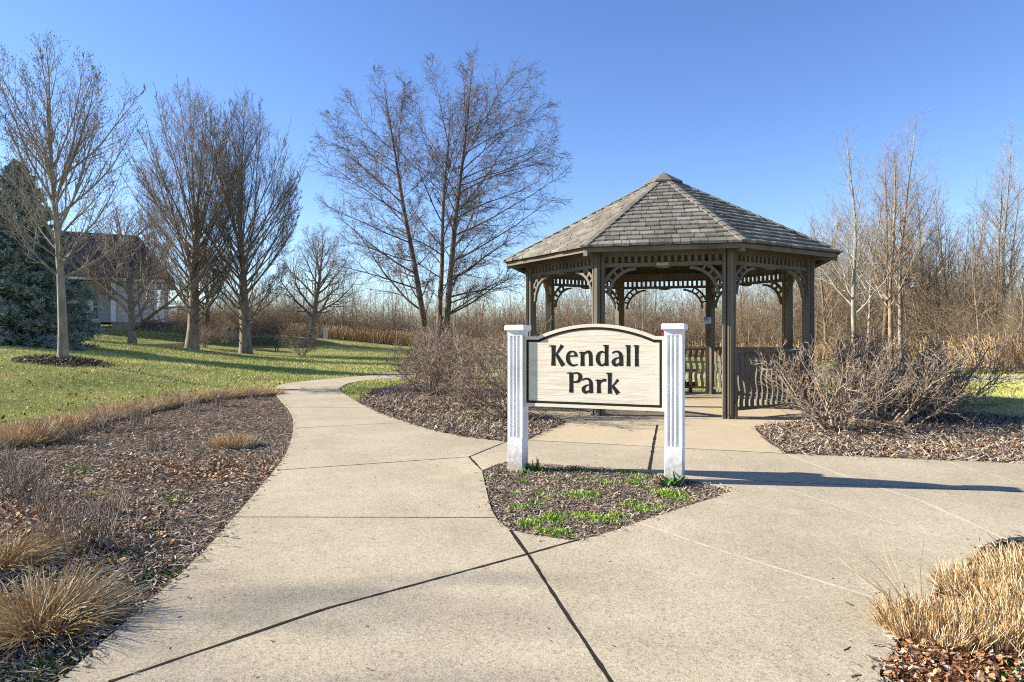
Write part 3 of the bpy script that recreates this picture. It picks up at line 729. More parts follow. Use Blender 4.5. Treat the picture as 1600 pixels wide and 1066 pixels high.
# benches inside the two back bays
def gbench(k, lab):
    M, L = bayframe(k); M = (M[0], M[1] + np.array([GC[0], GC[1], 0]))
    o = M[1] + M[0][:, 0] * L / 2; u = M[0][:, 0]; n = M[0][:, 1]
    t = thing('gazebo_bench', lab, 'bench', (o[0], o[1], .002), math.atan2(u[1], u[0]), 'benches inside the gazebo'); 
    b = MB()
    for i in range(3): b.box(-.70, .70, -.52 + i * .135, -.395 + i * .135, .468, .505)
    b.build('seat', paint, t)
    b = MB(); b.box(-.68, .68, -.16, -.13, .10, .24); b.build('skirt_board', paint, t)
    for s in (-1, 1):
        b = MB(); P = [(-.49, 0), (-.14, 0), (-.16, .05), (-.22, .10), (-.22, .30), (-.13, .42), (-.12, .467), (-.51, .467), (-.50, .42), (-.41, .30), (-.41, .10), (-.47, .05)]
        Mx = (np.array([[0, 1, 0], [1, 0, 0], [0, 0, 1.0]]), np.array([s * .55, 0, 0])); b.prism(P, -.035, .035, Mx); b.build('leg', paint, t)
gbench(4, 'bench against the gazebo back railing, partly hidden by the right sign post')
gbench(3, 'slatted bench in the gazebo\'s back right bay, just left of its front right post')

# ------------------------------------------------------------------ house on the rise at left
hx, hy = -29.6, 46.0
hz = 1.95
hs = thing('house', 'grey clapboard house with white trim and dark roof behind the bare trees', 'house', (0, 0, 0))
def px2x(px, d): return (px - 800) / FOC * d
D0 = 45.0
XL, XR = px2x(60, D0), px2x(238, D0); ze = 5.05
def clap(b, x0, x1, y, z0, z1, face=-1):
    n = int((z1 - z0) / .17)
    for i in range(n):
        a = z0 + (z1 - z0) * i / n; c = z0 + (z1 - z0) * (i + 1) / n
        V = [(x0, y + .004, c), (x1, y + .004, c), (x1, y - .022, a + .001), (x0, y - .022, a + .001), (x0, y + .004, a + .001), (x1, y + .004, a + .001)]
        b.poly(V, [(3, 2, 1, 0), (4, 5, 2, 3)])
xs0 = px2x(160, D0)
b = MB(); clap(b, px2x(172.5, D0), XR, D0, 2.32, ze); b.box(px2x(171, D0), XR - .02, D0 + .01, D0 + 9, 2.3, ze - .01); b.build('wall', MT['siding'], hs)
b = MB(); clap(b, XL - 5, px2x(170, D0), D0 + 1.5, 2.32, ze); b.box(XL - 5, px2x(171, D0) - .02, D0 + 1.51, D0 + 9, 2.3, ze - .012); b.build('wall', MT['siding'], hs)
b = MB(); b.box(px2x(166, D0), XR + .9, D0 - .06, D0 + 2, 1.2, 2.30); b.box(XL - 5, px2x(160, D0 + 1.4), D0 + 1.4, D0 + 3, 1.2, 2.298); b.build('foundation', MT['stone'], hs)
b = MB()
def post_(px, w, d=D0 - .1, z0=2.31, z1=ze - .05): b.box(px2x(px, d) - w / 2, px2x(px, d) + w / 2, d - w / 2, d + w / 2, z0, z1)
for px, w in ((169.5, .22), (165.5, .16), (240.5, .20), (252, .22)): post_(px, w)
b.box(px2x(148, D0 + 1.4), px2x(152, D0 + 1.4), D0 + 1.38, D0 + 1.49, 2.3, ze); b.box(XL - 5, px2x(148, D0 + 1.4), D0 + 1.38, D0 + 1.47, 3.42, 3.62)
b.box(XL - 5, px2x(258, D0), D0 - .5, D0 - .3, ze - .06, ze + .14); b.box(px2x(147, D0 + 1.3), px2x(163, D0 + 1.3), D0 + 1.30, D0 + 1.36, 2.25, 2.40)
b.build('trim', MT['trim'], hs)
b = MB(); post_(271.5, .34, D0 + 1.0); b.build('porch_column', MT['trim'], hs)
b = MB(); b.box(px2x(238, D0 + .3), px2x(276, D0 + .3), D0 + .3, D0 + 5, 1.2, 2.31); b.build('porch_floor', MT['stone'], hs)
b = MB(); b.box(px2x(152, D0 + 1.4) + .01, px2x(160.5, D0 + 1.4), D0 + 1.43, D0 + 1.50, 2.41, 4.55); dr = b.build('door', MT['trim'], hs)
b = MB(); b.box(px2x(153.3, D0 + 1.4), px2x(159.3, D0 + 1.4), D0 + 1.41, D0 + 1.425, 2.55, 3.3); b.box(px2x(153.3, D0 + 1.4), px2x(159.3, D0 + 1.4), D0 + 1.41, D0 + 1.425, 3.4, 4.4); b.build('pane', MT['glass'], dr)
b = MB(); x = px2x(142.5, D0 + 1.4); b.box(x - .16, x + .16, D0 + 1.15, D0 + 1.45, 3.85, 4.3); b.prism([(x - .2, 4.3), (x + .2, 4.3), (x, 4.5)], D0 + 1.13, D0 + 1.46); b.build('wall_lantern', MT['iron'], hs)
b = MB(); rx0, rx1 = XL - 5.5, px2x(276, D0); zr = 8.75; yr = D0 + 5
V = [(rx0, D0 - .6, ze + .12), (rx1, D0 - .6, ze + .12), (rx1, D0 + 10.4, ze + .12), (rx0, D0 + 10.4, ze + .12), (rx0 + 3, yr, zr), (px2x(205, D0), yr, zr)]
b.poly(V, [(0, 1, 5, 4), (1, 2, 5), (2, 3, 4, 5), (3, 0, 4), (3, 2, 1, 0)]); b.build('roof', MT['roofing'], hs)
pv = Vector((px2x(256, D0), D0, 0)); hs.scale = (.78, 1, 1); hs.rotation_euler.z = math.radians(27); hs.location = pv - Matrix.Rotation(math.radians(27), 3, 'Z') @ Vector((pv.x * .78, pv.y, 0))
# clipped bushes along the foundation come with the plants
# walk and steps up to the house
walk = [at(145, 535, 34)[:2], at(215, 534, 34)[:2], at(285, 536.5, 32)[:2], at(345, 541, 31)[:2]]
wp = np.array(dens(walk, .5)); tg = nrm(np.gradient(wp, axis=0)); nr = np.c_[-tg[:, 1], tg[:, 0]] * .6
b = MB(); n = len(wp); l, r = wp - nr, wp + nr
b.add(np.r_[c3(l, terrain(l) + .05), c3(r, terrain(r) + .05)], [(i, i + 1, n + i + 1, n + i) for i in range(n - 1)]); tag(b.build('house_walk', MT['concrete'], fix=False), kind='structure')
st = thing('garden_steps', 'pale concrete steps in the grass in front of the grey house', 'steps', (0, 0, 0))
for px0, px1, py, d in ((217, 262, 530.5, 37.0), (250, 282, 524.5, 39.0)):
    x0, y0, z0 = at(px0, py, d); x1 = px2x(px1, d); b = MB(); zt = tz((x0 + x1) / 2, d); b.box(x0, x1, d, d + 1.6, zt - .2, zt + .13); b.build('step', MT['concrete'], st)

# park bench beyond the lawn, seen from the back
bx, by, _ = at(410, 545, 41.5); bz = EYE + (HZ - 551) / FOC * 41.5
pb = thing('park_bench', 'dark slatted park bench beside the trunk of a round crowned tree', 'bench', (bx, by, bz), .03)
b = MB()
for i in range(4): b.box(-.95, .95, .0 - .02 * i, .03 - .02 * i, .48 + i * .115, .575 + i * .115)
b.build('backrest', MT['iron'], pb)
b = MB()
for i in range(4): b.box(-.95, .95, .06 + i * .12, .16 + i * .12, .42, .46)
b.build('seat', MT['iron'], pb)
for s in (-.8, .8):
    b = MB(); b.box(s - .03, s + .03, .02, .09, -.1, .42); b.box(s - .03, s + .03, .46, .53, -.1, .42); b.box(s - .03, s + .03, .0, .53, .38, .419); b.build('leg', MT['iron'], pb)
ux, uy, _ = at(508.5, 529, 50); uz = EYE + (HZ - 529.5) / FOC * 50
ub = thing('utility_box', 'pale grey utility pedestal at the far edge of the lawn', 'utility box', (ux, uy, uz))
b = MB(); b.box(-.14, .14, -.13, .13, -.1, .74); b.build('body', MT['box'], ub)
b = MB(); b.box(-.155, .155, -.145, .145, .74, .80); b.build('lid', MT['trim'], ub)
# two scraps of plastic caught in the bed
for nm, px, py, s, m_, lab in (('plastic_scrap', 366, 627, .09, 'green', 'small green plastic scrap lying by the cut grasses'), ('plastic_scrap', 126, 671, .07, 'blue', 'small blue plastic scrap lying in the left bed')):
    x, y = gp(px, py); B = grow([(x - s, y, .0), (x - s, y + .03, .0)], [(1, .1, .35), (1, .3, .5)], s * 2, .01, 5, .25, -.6); b = MB(); ribbons(b, B, s * .5, [.4, 1, .9, 1, .5], .5, flat=True)
    tag(b.build(nm, MT[m_], fix=False), lab, 'litter')
# ------------------------------------------------------------------ trees: every generation of branches grown from the one before
def put_tree(name, label, trunk, crown, mats, loc, rz=0.0, group=None, cat='tree'):
    t = thing(name, label, cat, loc, rz, group)
    link('trunk', trunk, t); link('crown', crown, t); return t
def taper(B, flare=.35, at_=.08):
    P = B['r'].shape[1]; t = np.linspace(0, 1, P); B['r'] *= 1 + flare * np.clip(1 - t / at_, 0, 1)
def limbs(T, i, n, t0, t1, cen, rx, rz, p, u0, u1, out=.25, rr=.4, rmin=.01, fill=.35):
    """main limbs of stem i: each heads for a point of the crown's rounded outline"""
    P = T['r'].shape[1]; cen = np.asarray(cen, float); k = np.arange(n); q = (k + R.random(n)) / n
    t = t0 + (t1 - t0) * q ** .85; f = t * (P - 1); i0 = np.minimum(f.astype(int), P - 2); w = (f - i0)[:, None]
    pos = T['p'][i, i0] * (1 - w) + T['p'][i, i0 + 1] * w; rad = T['r'][i, i0] * (1 - w[:, 0]) + T['r'][i, i0 + 1] * w[:, 0]
    u = u0 + (u1 - u0) * np.clip(q + R.normal(0, .09, n), 0, 1); az = k * 2.39996 + R.normal(0, .35, n)
    r_ = rx * np.clip(1 - np.abs(u) ** p, 0, 1) ** (1 / p) * (1 - fill * R.random(n) ** 1.5)
    tg = cen + np.c_[r_ * np.cos(az), r_ * np.sin(az), u * rz]
    v = tg - pos; L = np.linalg.norm(v, axis=1); d = v / L[:, None]; h = d * (1, 1, 0)
    return pos, d + nrm(h) * out * np.minimum(1, np.linalg.norm(h, axis=1) * 3)[:, None], L * 1.04, np.maximum(rad * rr, rmin) * np.clip(L / L.mean(), .6, 1.25)
def clip(s, cen, rx, rz, k=1.05):
    pos, d, L, r = s; sc_ = np.array([1 / rx, 1 / rx, 1 / rz]); o = (pos - np.asarray(cen)) * sc_; v = nrm(d) * sc_
    a = (v * v).sum(1); b_ = (o * v).sum(1); c_ = (o * o).sum(1) - k * k; D = b_ * b_ - a * c_
    t = np.where(D > 0, (-b_ + np.sqrt(np.maximum(D, 0))) / a, 0)
    return pos, d, np.minimum(L, np.maximum(t * R.uniform(.75, 1.1, len(L)), L * .22)), r
def maple(H=8.0, seed=1):
    global R; R = np.random.default_rng(seed); tr, cr = MB(), MB()
    T = grow([(0, 0, -.1)], [(0.02, 0, 1)], H, .112, 22, .02, .2, .05); taper(T); tubes(tr, T, 12, .6)
    E_ = ((.05, 0, 4.75), 1.8, 3.1)
    s = limbs(T, 0, 26, .25, .62, *E_, 3.2, -.42, .985, .36, .46, .012, .4)
    A_ = grow(*s[:3], s[3], 14, .045, .62, .12); tubes(cr, A_, 7)
    s = clip(tuple(np.concatenate(z_) for z_ in zip(spawn(A_, 11, .14, .97, 16, 38, .40, .58, lambda t: 1.15 - .6 * t, .006), spawn(T, [16], .55, .99, 18, 40, .13, .5, None, .008))), *E_); B_ = grow(*s[:3], s[3], 8, .07, .5, .25); tubes(cr, B_, 5)
    s = clip(spawn(B_, 6, .15, .97, 22, 50, .45, .62, lambda t: 1.1 - .5 * t, .0042), *E_); C_ = grow(*s[:3], s[3], 6, .09, .4, .35); tubes(cr, C_, 4)
    s = spawn(C_, 2, .3, .98, 30, 60, .5, .7, None, .0034); D_ = grow(*s[:3], s[3], 4, .1, .3, .6); tubes(cr, D_, 3)
    e = np.concatenate([D_['p'][:, -1], C_['p'][:, 3], C_['p'][:, -1]]); e = e[e[:, 2] > 4.2]; n = len(e)      # winter buds on the upper twigs
    tubes(cr, grow(e - (0, 0, .012), rdir(n, 30, 90), .034, .0085, 3, 0, 0, .4), 3, .0)
    return tr.mesh('maple_trunk', MT['maple'], True), cr.mesh('maple_crown', MT['maple'], True)
def pear(H=15.0, seed=2, rx=2.95):
    global R; R = np.random.default_rng(seed); tr, cr = MB(), MB()
    T = grow([(0, 0, -.2)], [(0, 0, 1)], H * .93, .33 * H / 15, 20, .02, .2, .05); T['r'] *= np.clip(1.25 - np.linspace(0, 1, 20) * 1.1, .25, 1); taper(T, .3, .1); tubes(tr, T, 12, .5)
    E_ = ((0, 0, H * .575), rx, H * .43)
    s = limbs(T, 0, 60, .105, .50, *E_, 2.4, -.66, .99, .42, .26, .022, .20)
    A_ = grow(*s[:3], s[3], 16, .026, .62, .14); tubes(cr, A_, 7)
    s = clip(tuple(np.concatenate(z_) for z_ in zip(spawn(A_, 13, .32, .985, 14, 36, .27, .5, lambda t: 1.2 - .55 * t, .011, .3), spawn(T, [26], .6, .99, 15, 40, .12, .4, None, .012))), *E_, 1.0); B_ = grow(*s[:3], s[3], 8, .06, .4, .25); tubes(cr, B_, 4)
    s = clip(spawn(B_, 9, .12, .98, 20, 45, .44, .55, lambda t: 1.1 - .5 * t, .009, .35), *E_, 1.08); C_ = grow(*s[:3], s[3], 5, .09, .4, .4); tubes(cr, C_, 3)
    s = spawn(C_, 3, .25, .99, 25, 55, .5, .75, None, .0065, .4); D_ = grow(*s[:3], s[3], 4, .1, .3, .6); tubes(cr, D_, 3)
    return tr.mesh('pear_trunk', MT['pear'], True), cr.mesh('pear_crown', MT['pear'], True)
def birch(seed=5):
    global R; R = np.random.default_rng(seed); tr, cr = MB(), MB()
    T = grow([(-.20, 0, -.2), (0.02, .1, -.2), (.22, -.05, -.2)], [(-.10, -.05, 1), (.05, .06, 1), (.14, -.04, 1)], [10.8, 11.6, 11.7], [.15, .135, .16], 24, .014, [.0, .05, .02], .05, pull=np.array([(-.06, -.1, 0), (.05, .1, 0), (.02, 0, 0)])); taper(T); tubes(tr, T, 10)
    AA = []; EE = []
    for i, (E_, n) in enumerate(((((-2.0, -.2, 6.7), 2.9, 4.7), 32), (((.35, .3, 7.3), 2.5, 4.9), 26), (((2.4, -.2, 7.3), 2.9, 5.0), 36))):
        s = limbs(T, i, n, .18, .82, *E_, 2.4, -.76, .985, .26, .34, .016, .4)
        A_ = grow(*s[:3], s[3], 14, .055, .18, .12); tubes(cr, A_, 6)
        s = clip(spawn(A_, 12, .14, .985, 22, 46, .30, .5, lambda t: 1.15 - .5 * t, .009, .3), *E_); B_ = grow(*s[:3], s[3], 8, .085, .20, .25); tubes(cr, B_, 4, mi=1)
        s = clip(spawn(B_, 10, .12, .98, 25, 52, .44, .5, lambda t: 1.1 - .5 * t, .0055, .35), *E_, 1.1); C_ = grow(*s[:3], s[3], 6, .10, -.05, .4); tubes(cr, C_, 3, mi=1)
        s = spawn(C_, 3, .2, .99, 25, 60, .48, .75, None, .0042, .4); D_ = grow(*s[:3], s[3], 4, .12, -.2, .6); tubes(cr, D_, 3, mi=1)
        e = D_['p'][R.random(len(D_['p'])) < .25][:, -1]; n = len(e)
        tubes(cr, grow(e, rdir(n, -80, 10), .05, .007, 3, 0, 0, .5), 3, .0, mi=1)
    return tr.mesh('birch_trunk', MT['birch'], True), cr.mesh('birch_crown', [MT['birch'], MT['birchtwig']], True)
def spreading(H=6.5, seed=8, clear=.16, wide=1.0, m='pear'):
    global R; R = np.random.default_rng(seed); tr, cr = MB(), MB()
    T = grow([(0, 0, -.2)], [(0, 0, 1)], H * .8, .15 * H / 6.5, 12, .04, .1, .1); taper(T); tubes(tr, T, 10, .5)
    s = spawn(T, [18], clear, .85, 0, 0, 1, .6, lambda t: np.clip(.78 - .6 * t, .1, 1), .01, .15, aim=lambda t: (66 - 36 * t) * wide)
    A_ = grow(*s[:3], s[3], 11, .10, .55, .12); tubes(cr, A_, 6)
    s = spawn(A_, 12, .15, .97, 26, 52, .40, .55, lambda t: 1.15 - .5 * t, .009, .3); B_ = grow(*s[:3], s[3], 7, .12, .3, .2); tubes(cr, B_, 4)
    s = spawn(B_, 9, .15, .98, 28, 60, .42, .55, lambda t: 1.1 - .5 * t, .0065, .35); C_ = grow(*s[:3], s[3], 5, .13, .2, .4); tubes(cr, C_, 3)
    s = spawn(C_, 3, .25, .99, 30, 60, .5, .7, None, .005, .4); tubes(cr, grow(*s[:3], s[3], 4, .12, .2, .5), 3)
    return tr.mesh('round_trunk', MT[m], True), cr.mesh('round_crown', MT[m], True)
def aspen(H, seed, lean=0.0, r=.085, nb=26, m='aspen', rise=.75, a0=58, ln=.27):
    global R; R = np.random.default_rng(seed); tr, cr = MB(), MB()
    T = grow([(0, 0, -.2)], [(lean, 0, 1)], H, r, 20, .028, .15, .08); taper(T, .3, .1); tubes(tr, T, 8)
    s = spawn(T, [nb], .22, .97, 0, 0, 1, .42, lambda t: np.clip(ln * 1.15 - ln * .95 * t, .04, 1), .007, .35, aim=lambda t: a0 - 22 * t)
    A_ = grow(*s[:3], s[3], 8, .10, rise, .15); tubes(cr, A_, 5)
    s = spawn(A_, 7, .15, .97, 25, 55, .40, .55, lambda t: 1.1 - .5 * t, .005, .35); B_ = grow(*s[:3], s[3], 5, .12, .35, .25); tubes(cr, B_, 3)
    s = spawn(B_, 5, .2, .98, 25, 60, .42, .7, None, .0035, .4); tubes(cr, grow(*s[:3], s[3], 4, .12, .2, .5), 3)
    return tr.mesh('slender_trunk', MT[m], True), cr.mesh('slender_crown', MT[m], True)
def spruce(H=6.8, W=3.1, seed=3):
    global R; R = np.random.default_rng(seed); tr, cr = MB(), MB()
    T = grow([(0, 0, -.2)], [(0, 0, 1)], H + .1, .17, 16, .006, 0, .04); tubes(tr, T, 8)
    n = 330; t = np.sort(R.random(n) ** 1.25) * .97 + .01; az = np.arange(n) * 2.39996 + R.normal(0, .2, n)
    L = W * (1 - t) ** .85 * R.uniform(.80, 1.06, n) + .12; el = np.radians(-14 + 48 * t + R.normal(0, 5, n))
    d = np.c_[np.cos(az) * np.cos(el), np.sin(az) * np.cos(el), np.sin(el)]
    A_ = grow(np.c_[np.zeros((n, 2)), t * H], d, L, .022, 9, .03, .30, .2); tubes(cr, A_, 4, .2, mi=1)
    B = A_; N = len(B['L']); cnt = np.maximum(8, (B['L'] * 17)).astype(int)
    s = spawn(B, cnt, .10, 1.0, 40, 68, .27, .5, lambda q: 1.15 - .75 * q, .004, .3)
    L2 = np.minimum(s[2], .75); d2 = s[1].copy(); d2[:, 2] = d2[:, 2] * .35 - .10
    B_ = grow(s[0], d2, L2, .005, 5, .07, -.12, .4); tubes(cr, B_, 3, .2, mi=1)
    for src, k, l0, l1, w in ((B_, 22, .07, .14, .026), (A_, 34, .08, .15, .03)):
        s = spawn(src, k, .0, 1.0, 30, 70, 1, 1, None, .001)
        m = len(s[0]); q = grow(s[0], s[1] + (0, 0, .12), R.uniform(l0, l1, m), 1, 3, .12, .1)
        tn = np.clip(R.normal(.45, .22, m), 0, 1); ribbons(cr, q, w, [.7, 1, .3], tn)
    return tr.mesh('spruce_trunk', MT['sprucebark'], True), cr.mesh('spruce_crown', [MT['spruce'], MT['sprucebark']])
def ground_at(px, py, d):
    x = (px - 800) / FOC * d; return (x, d, tz(x, d))

def on(px, d): x = (px - 800) / FOC * d; return (x, d, tz(x, d))
mp_ = maple(7.75, 14)
put_tree('maple_tree', 'young pale barked maple with ascending limbs in a round mulch ring at left', *mp_, None, on(98, 16), .6)
x, y, z = on(98, 16)
b = MB(); n = 9000; a = R.random(n) * 6.283; r_ = np.sqrt(R.random(n)) * (.95 + .08 * np.sin(a * 5)); p = np.c_[x + r_ * np.cos(a), y + r_ * np.sin(a)]
B = grow(c3(p, terrain(p) + .10 * np.clip(1 - r_ ** 2, 0, 1) + R.random(n) * .03), rdir(n, -20, 30), R.uniform(.03, .1, n), 1, 3, .15, 0); ribbons(b, B, R.uniform(.012, .03, n), [.8, 1, .6], R.random(n) ** 1.6, flat=True)
tag(b.build('mulch', MT['chip'], fix=False), 'round ring of dark mulch at the foot of the young maple', 'mulch', kind='stuff')
pa, pb2 = pear(15.0, 21), pear(14.8, 22, 3.0)
put_tree('pear_tree', 'dense upright bare tree left of its twin, nearer the grey house', *pa, None, on(300, 38), 0)
put_tree('pear_tree', 'dense upright bare tree beside the park bench, right one of the twin pair', *pb2, None, on(384, 38.5), 1.0)
bi = birch(5)
put_tree('birch_tree', 'tall three stemmed bare birch with fine dark twigs behind the left shrub', *bi, None, on(680, 26), 0)
put_tree('small_tree', 'small low branched bare tree in front of the grey clapboard wall', *spreading(8.0, 31, .13, 1.0, 'shrub'), None, on(207, 30.5), .4)
put_tree('spreading_tree', 'spreading bare tree at the far edge of the lawn near the utility pedestal', *spreading(9.4, 32, .20, 1.0), None, on(487, 46), 0)
put_tree('small_tree', 'thin bare tree between the twin upright trees and the house porch', *spreading(7.5, 33, .22, .8), None, on(325, 47), 0)
put_tree('spruce_tree', 'blue green spruce with drooping boughs at the left edge', *spruce(6.45, 2.6), None, on(28, 23.5), 0, cat='conifer')
put_tree('spruce_tree', 'taller dark spruce standing behind the blue green one at the left edge', *spruce(7.6, 3.0, 4), None, on(-25, 31.5), 1, cat='conifer')
for i, (px, d, H, lean, sd, r, m, nb, lab) in enumerate((
    (1338, 31, 10.9, -.05, 41, .13, 'aspen', 24, 'white stemmed bare tree leaning left, first of the tall trees right of the gazebo'),
    (1378, 33, 10.6, -.03, 42, .13, 'wood', 30, 'tall brown bare tree directly right of the leaning white stem'),
    (1392, 30, 10.2, .01, 43, .12, 'wood', 30, 'upright brown bare tree in the middle of the tall clump above the red shrubs'),
    (1408, 31, 11.4, .03, 44, .12, 'aspen', 26, 'tallest white branched bare tree in the clump right of the gazebo'),
    (1480, 32, 8.6, -.02, 45, .12, 'wood', 30, 'dark medium tall bare tree between the tall clump and the right hand white stem'),
    (1548, 31, 9.6, .05, 46, .11, 'wood', 34, 'many branched bare tree near the right edge'),
    (1560, 30, 10.4, .02, 47, .09, 'aspen', 22, 'thin white stemmed bare tree near the right edge'),
    (1290, 37, 8.0, -.03, 48, .10, 'wood', 30, 'slender bare tree just past the right corner of the gazebo roof'),
    (1356, 34, 9.4, -.06, 49, .09, 'aspen', 26, 'thin pale bare tree close behind the leaning white stem'),
    (1440, 33, 9.0, .06, 50, .10, 'wood', 30, 'bare tree leaning right at the right side of the tall clump'),
    (1425, 36, 10.6, .02, 51, .10, 'wood', 30, 'tall brown bare tree behind the tallest white branched one'),
    (1515, 34, 8.4, -.04, 52, .09, 'wood', 30, 'brown bare tree left of the many branched one near the right edge'),
    (1590, 32, 8.8, .03, 53, .09, 'wood', 30, 'brown bare tree cut by the right edge of the view'))):
    put_tree('tall_tree', lab, *aspen(H, sd, lean, r, nb + 6, m, .75, 50, .36), None, on(px, d), i * 1.3, 'tall bare trees right of the gazebo')
# trees standing left of the view; their shade falls across the lawn and the path
t = put_tree('maple_tree', 'pale barked maple standing left of the foreground bed', *mp_, None, (-20.0, 3.2, tz(-20, 3.2)), 1.6); t.scale = (1.4,) * 3
for (x, y, k, lab) in ((-47, 36, 0, 'dense upright bare tree beyond the spruces'),):
    put_tree('pear_tree', lab, *(pa, pb2)[k], None, (x, y, tz(x, y)), .5 + k)

# ------------------------------------------------------------------ woodland behind
edge = np.array([(-200, 68), (250, 66), (420, 60), (500, 58), (640, 56), (760, 50), (900, 47), (1100, 44), (1280, 37), (1400, 32), (1500, 28), (1600, 24.5), (1750, 22), (1950, 22)], float)
top = np.array([(-200, 470), (250, 455), (300, 440), (480, 425), (560, 432), (640, 436), (700, 425), (800, 425), (960, 428), (1100, 420), (1240, 385), (1290, 330), (1330, 345), (1440, 365), (1520, 355), (1600, 370), (1950, 370)], float)
def edge_d(px): return np.interp(px, edge[:, 0], edge[:, 1])
def area(px):
    return ('beyond the lawn left of the birch' if px < 640 else 'behind the birch and the left shrub' if px < 820 else 'seen through the gazebo' if px < 1275 else 'behind the tall trees at right')
sap = [aspen(7.0, 60 + i, .03 * (i - 3), .06, 20 + i, 'wood', .5, 60, .42) for i in range(7)]
def brush_mesh(seed, H=4.0):
    global R; R = np.random.default_rng(seed); b = MB(); n = 17
    A_ = grow(np.c_[R.normal(0, .25, (n, 2)), np.full(n, -.1)], rdir(n, 32, 86), R.uniform(.6, 1, n) * H, R.uniform(.014, .03, n), 9, .13, -.15, .2); tubes(b, A_, 4)
    s = spawn(A_, 9, .15, .97, 25, 60, .40, .55, lambda t: 1.15 - .5 * t, .005, .35); B_ = grow(*s[:3], s[3], 6, .13, .1, .3); tubes(b, B_, 3)
    s = spawn(B_, 6, .15, .98, 25, 60, .40, .7, None, .0035, .4); tubes(b, grow(*s[:3], s[3], 4, .13, .1, .5), 3)
    return b.mesh('brush', MT['wood'], True)
sap += [aspen(7.4, 70 + i, .04 * (i - 1), .05, 18, 'aspen', .55, 55, .36) for i in range(3)]
brs = [brush_mesh(80 + i) for i in range(5)]
R = np.random.default_rng(99)
bag = {}
for i in range(270):
    px = R.uniform(-60, 1720); d = edge_d(px) + R.exponential(4) + .5
    if 262 > px > 90 or (px < 90): d = max(d, 70)
    H = (EYE + (HZ - np.interp(px, top[:, 0], top[:, 1])) / FOC * d) * R.uniform(.5, 1.15)
    x, y, z = on(px, d); k = R.integers(10); a = area(px); s = max(H - z, 2.5) / 7.0
    t = thing('slender_tree', 'slender bare tree in the thicket ' + a, 'tree', (x, y, z), R.random() * 6.28, 'bare trees of the thicket ' + a)
    t.scale = (s * R.uniform(.8, 1.2),) * 2 + (s,)
    link('trunk', sap[k][0], t); link('crown', sap[k][1], t)
for i in range(230):
    px = R.uniform(240, 1760); d = edge_d(px) + abs(R.normal(0, 4)) + .3
    x, y, z = on(px, d); a = area(px)
    o = link('brush', brs[R.integers(5)], None, (x, y, z), R.random() * 6.28); s = R.uniform(.55, 1.2); o.scale = (s, s, s * R.uniform(.8, 1.1))
    tag(o, 'tangled leafless brush at the foot of the thicket ' + a, 'bush', 'brush along the thicket ' + a)
# floor of the wood
fl = [((px - 800) / FOC * (d - .8), d - .8) for px, d in edge] + [(160, 40), (500, 200), (400, 900), (-400, 900), (-300, 120)]
fl = [(x, y) for x, y in fl]
fb = MB(); gx2 = np.concatenate([np.linspace(-300, -70, 10), np.arange(-66, 62, 2.0), np.linspace(66, 400, 14)]); gy2 = np.concatenate([np.arange(21, 112, 1.5), np.linspace(115, 800, 20)])
X2, Y2 = np.meshgrid(gx2, gy2); P2 = np.c_[X2.ravel(), Y2.ravel()]
pxx = 800 + FOC * P2[:, 0] / P2[:, 1]; ok = P2[:, 1] > np.where(P2[:, 0] > 0, np.interp(pxx, edge[:, 0], edge[:, 1]), np.interp(pxx, edge[:, 0], edge[:, 1])) - 1.0
n2 = len(gx2); ii = (np.arange(len(gy2) - 1)[:, None] * n2 + np.arange(n2 - 1)[None]).ravel(); Fq = np.stack([ii, ii + 1, ii + n2 + 1, ii + n2], -1); Fq = Fq[ok[Fq].all(1)]
fb.add(np.c_[P2, terrain(P2) + .03], Fq); tag(fb.build('woodland_floor', MT['floor'], fix=False), kind='structure')
# far wood and undergrowth: masses nobody could count
def mass(name, n, d0, d1, h0, h1, lab, cat, sub=8, x0=-250, x1=1850, px_=None):
    px = R.uniform(x0, x1, n); d = edge_d(px) + R.uniform(d0, d1, n) ; x = (px - 800) / FOC * d; p = np.c_[x, d]; z = terrain(p)
    t = np.interp(px, top[:, 0], top[:, 1]); H = (EYE + (HZ - t) / FOC * d - z) * R.uniform(h0, h1, n); H = np.maximum(H * np.interp(px, np.arange(-260, 1900, 26), .72 + .5 * np.random.default_rng(n).random(84)[:len(np.arange(-260, 1900, 26))]), .8)
    b = MB(); A_ = grow(c3(p, z - .1), rdir(n, 64, 90), H, .008 * H + .006, 7, .05, .1, .15); tubes(b, A_, 3)
    s = spawn(A_, sub, .2, .97, 28, 65, .36, .5, lambda q: 1.2 - .7 * q, .009, .4); B_ = grow(*s[:3], s[3], 5, .16, .3, .3); tubes(b, B_, 3)
    if sub > 5: s = spawn(B_, 3, .2, .98, 25, 60, .5, .7, None, .008, .4); tubes(b, grow(*s[:3], s[3], 3, .13, .2, .5), 3)
    tag(b.build(name, MT['wood'], smooth=True, fix=False), lab, cat, kind='stuff')
mass('far_wood', 2600, 8, 45, .35, .82, 'far leafless wood closing the view behind the park', 'wood')
mass('undergrowth', 10000, 0, 18, .12, .5, 'grey brown leafless undergrowth below the bare trees', 'undergrowth', 5)
def reeds(name, n, x0, x1, d0, d1, h0, h1, lab):
    px = R.uniform(x0, x1, n); d = edge_d(px) + R.uniform(d0, d1, n); p = np.c_[(px - 800) / FOC * d, d]
    b = MB(); B = grow(c3(p, terrain(p) - .05), rdir(n, 58, 88), R.uniform(h0, h1, n), 1, 5, .08, -.3); ribbons(b, B, .012 + .0003 * d, [1, .9, .7, .6, .9])
    return tag(b.build(name, MT['reed'], fix=False), lab, 'tall grass', kind='stuff')
reeds('tall_grass', 15000, 440, 700, -1.2, 3.5, .7, 1.5, 'band of tan tall grass along the far edge of the lawn')
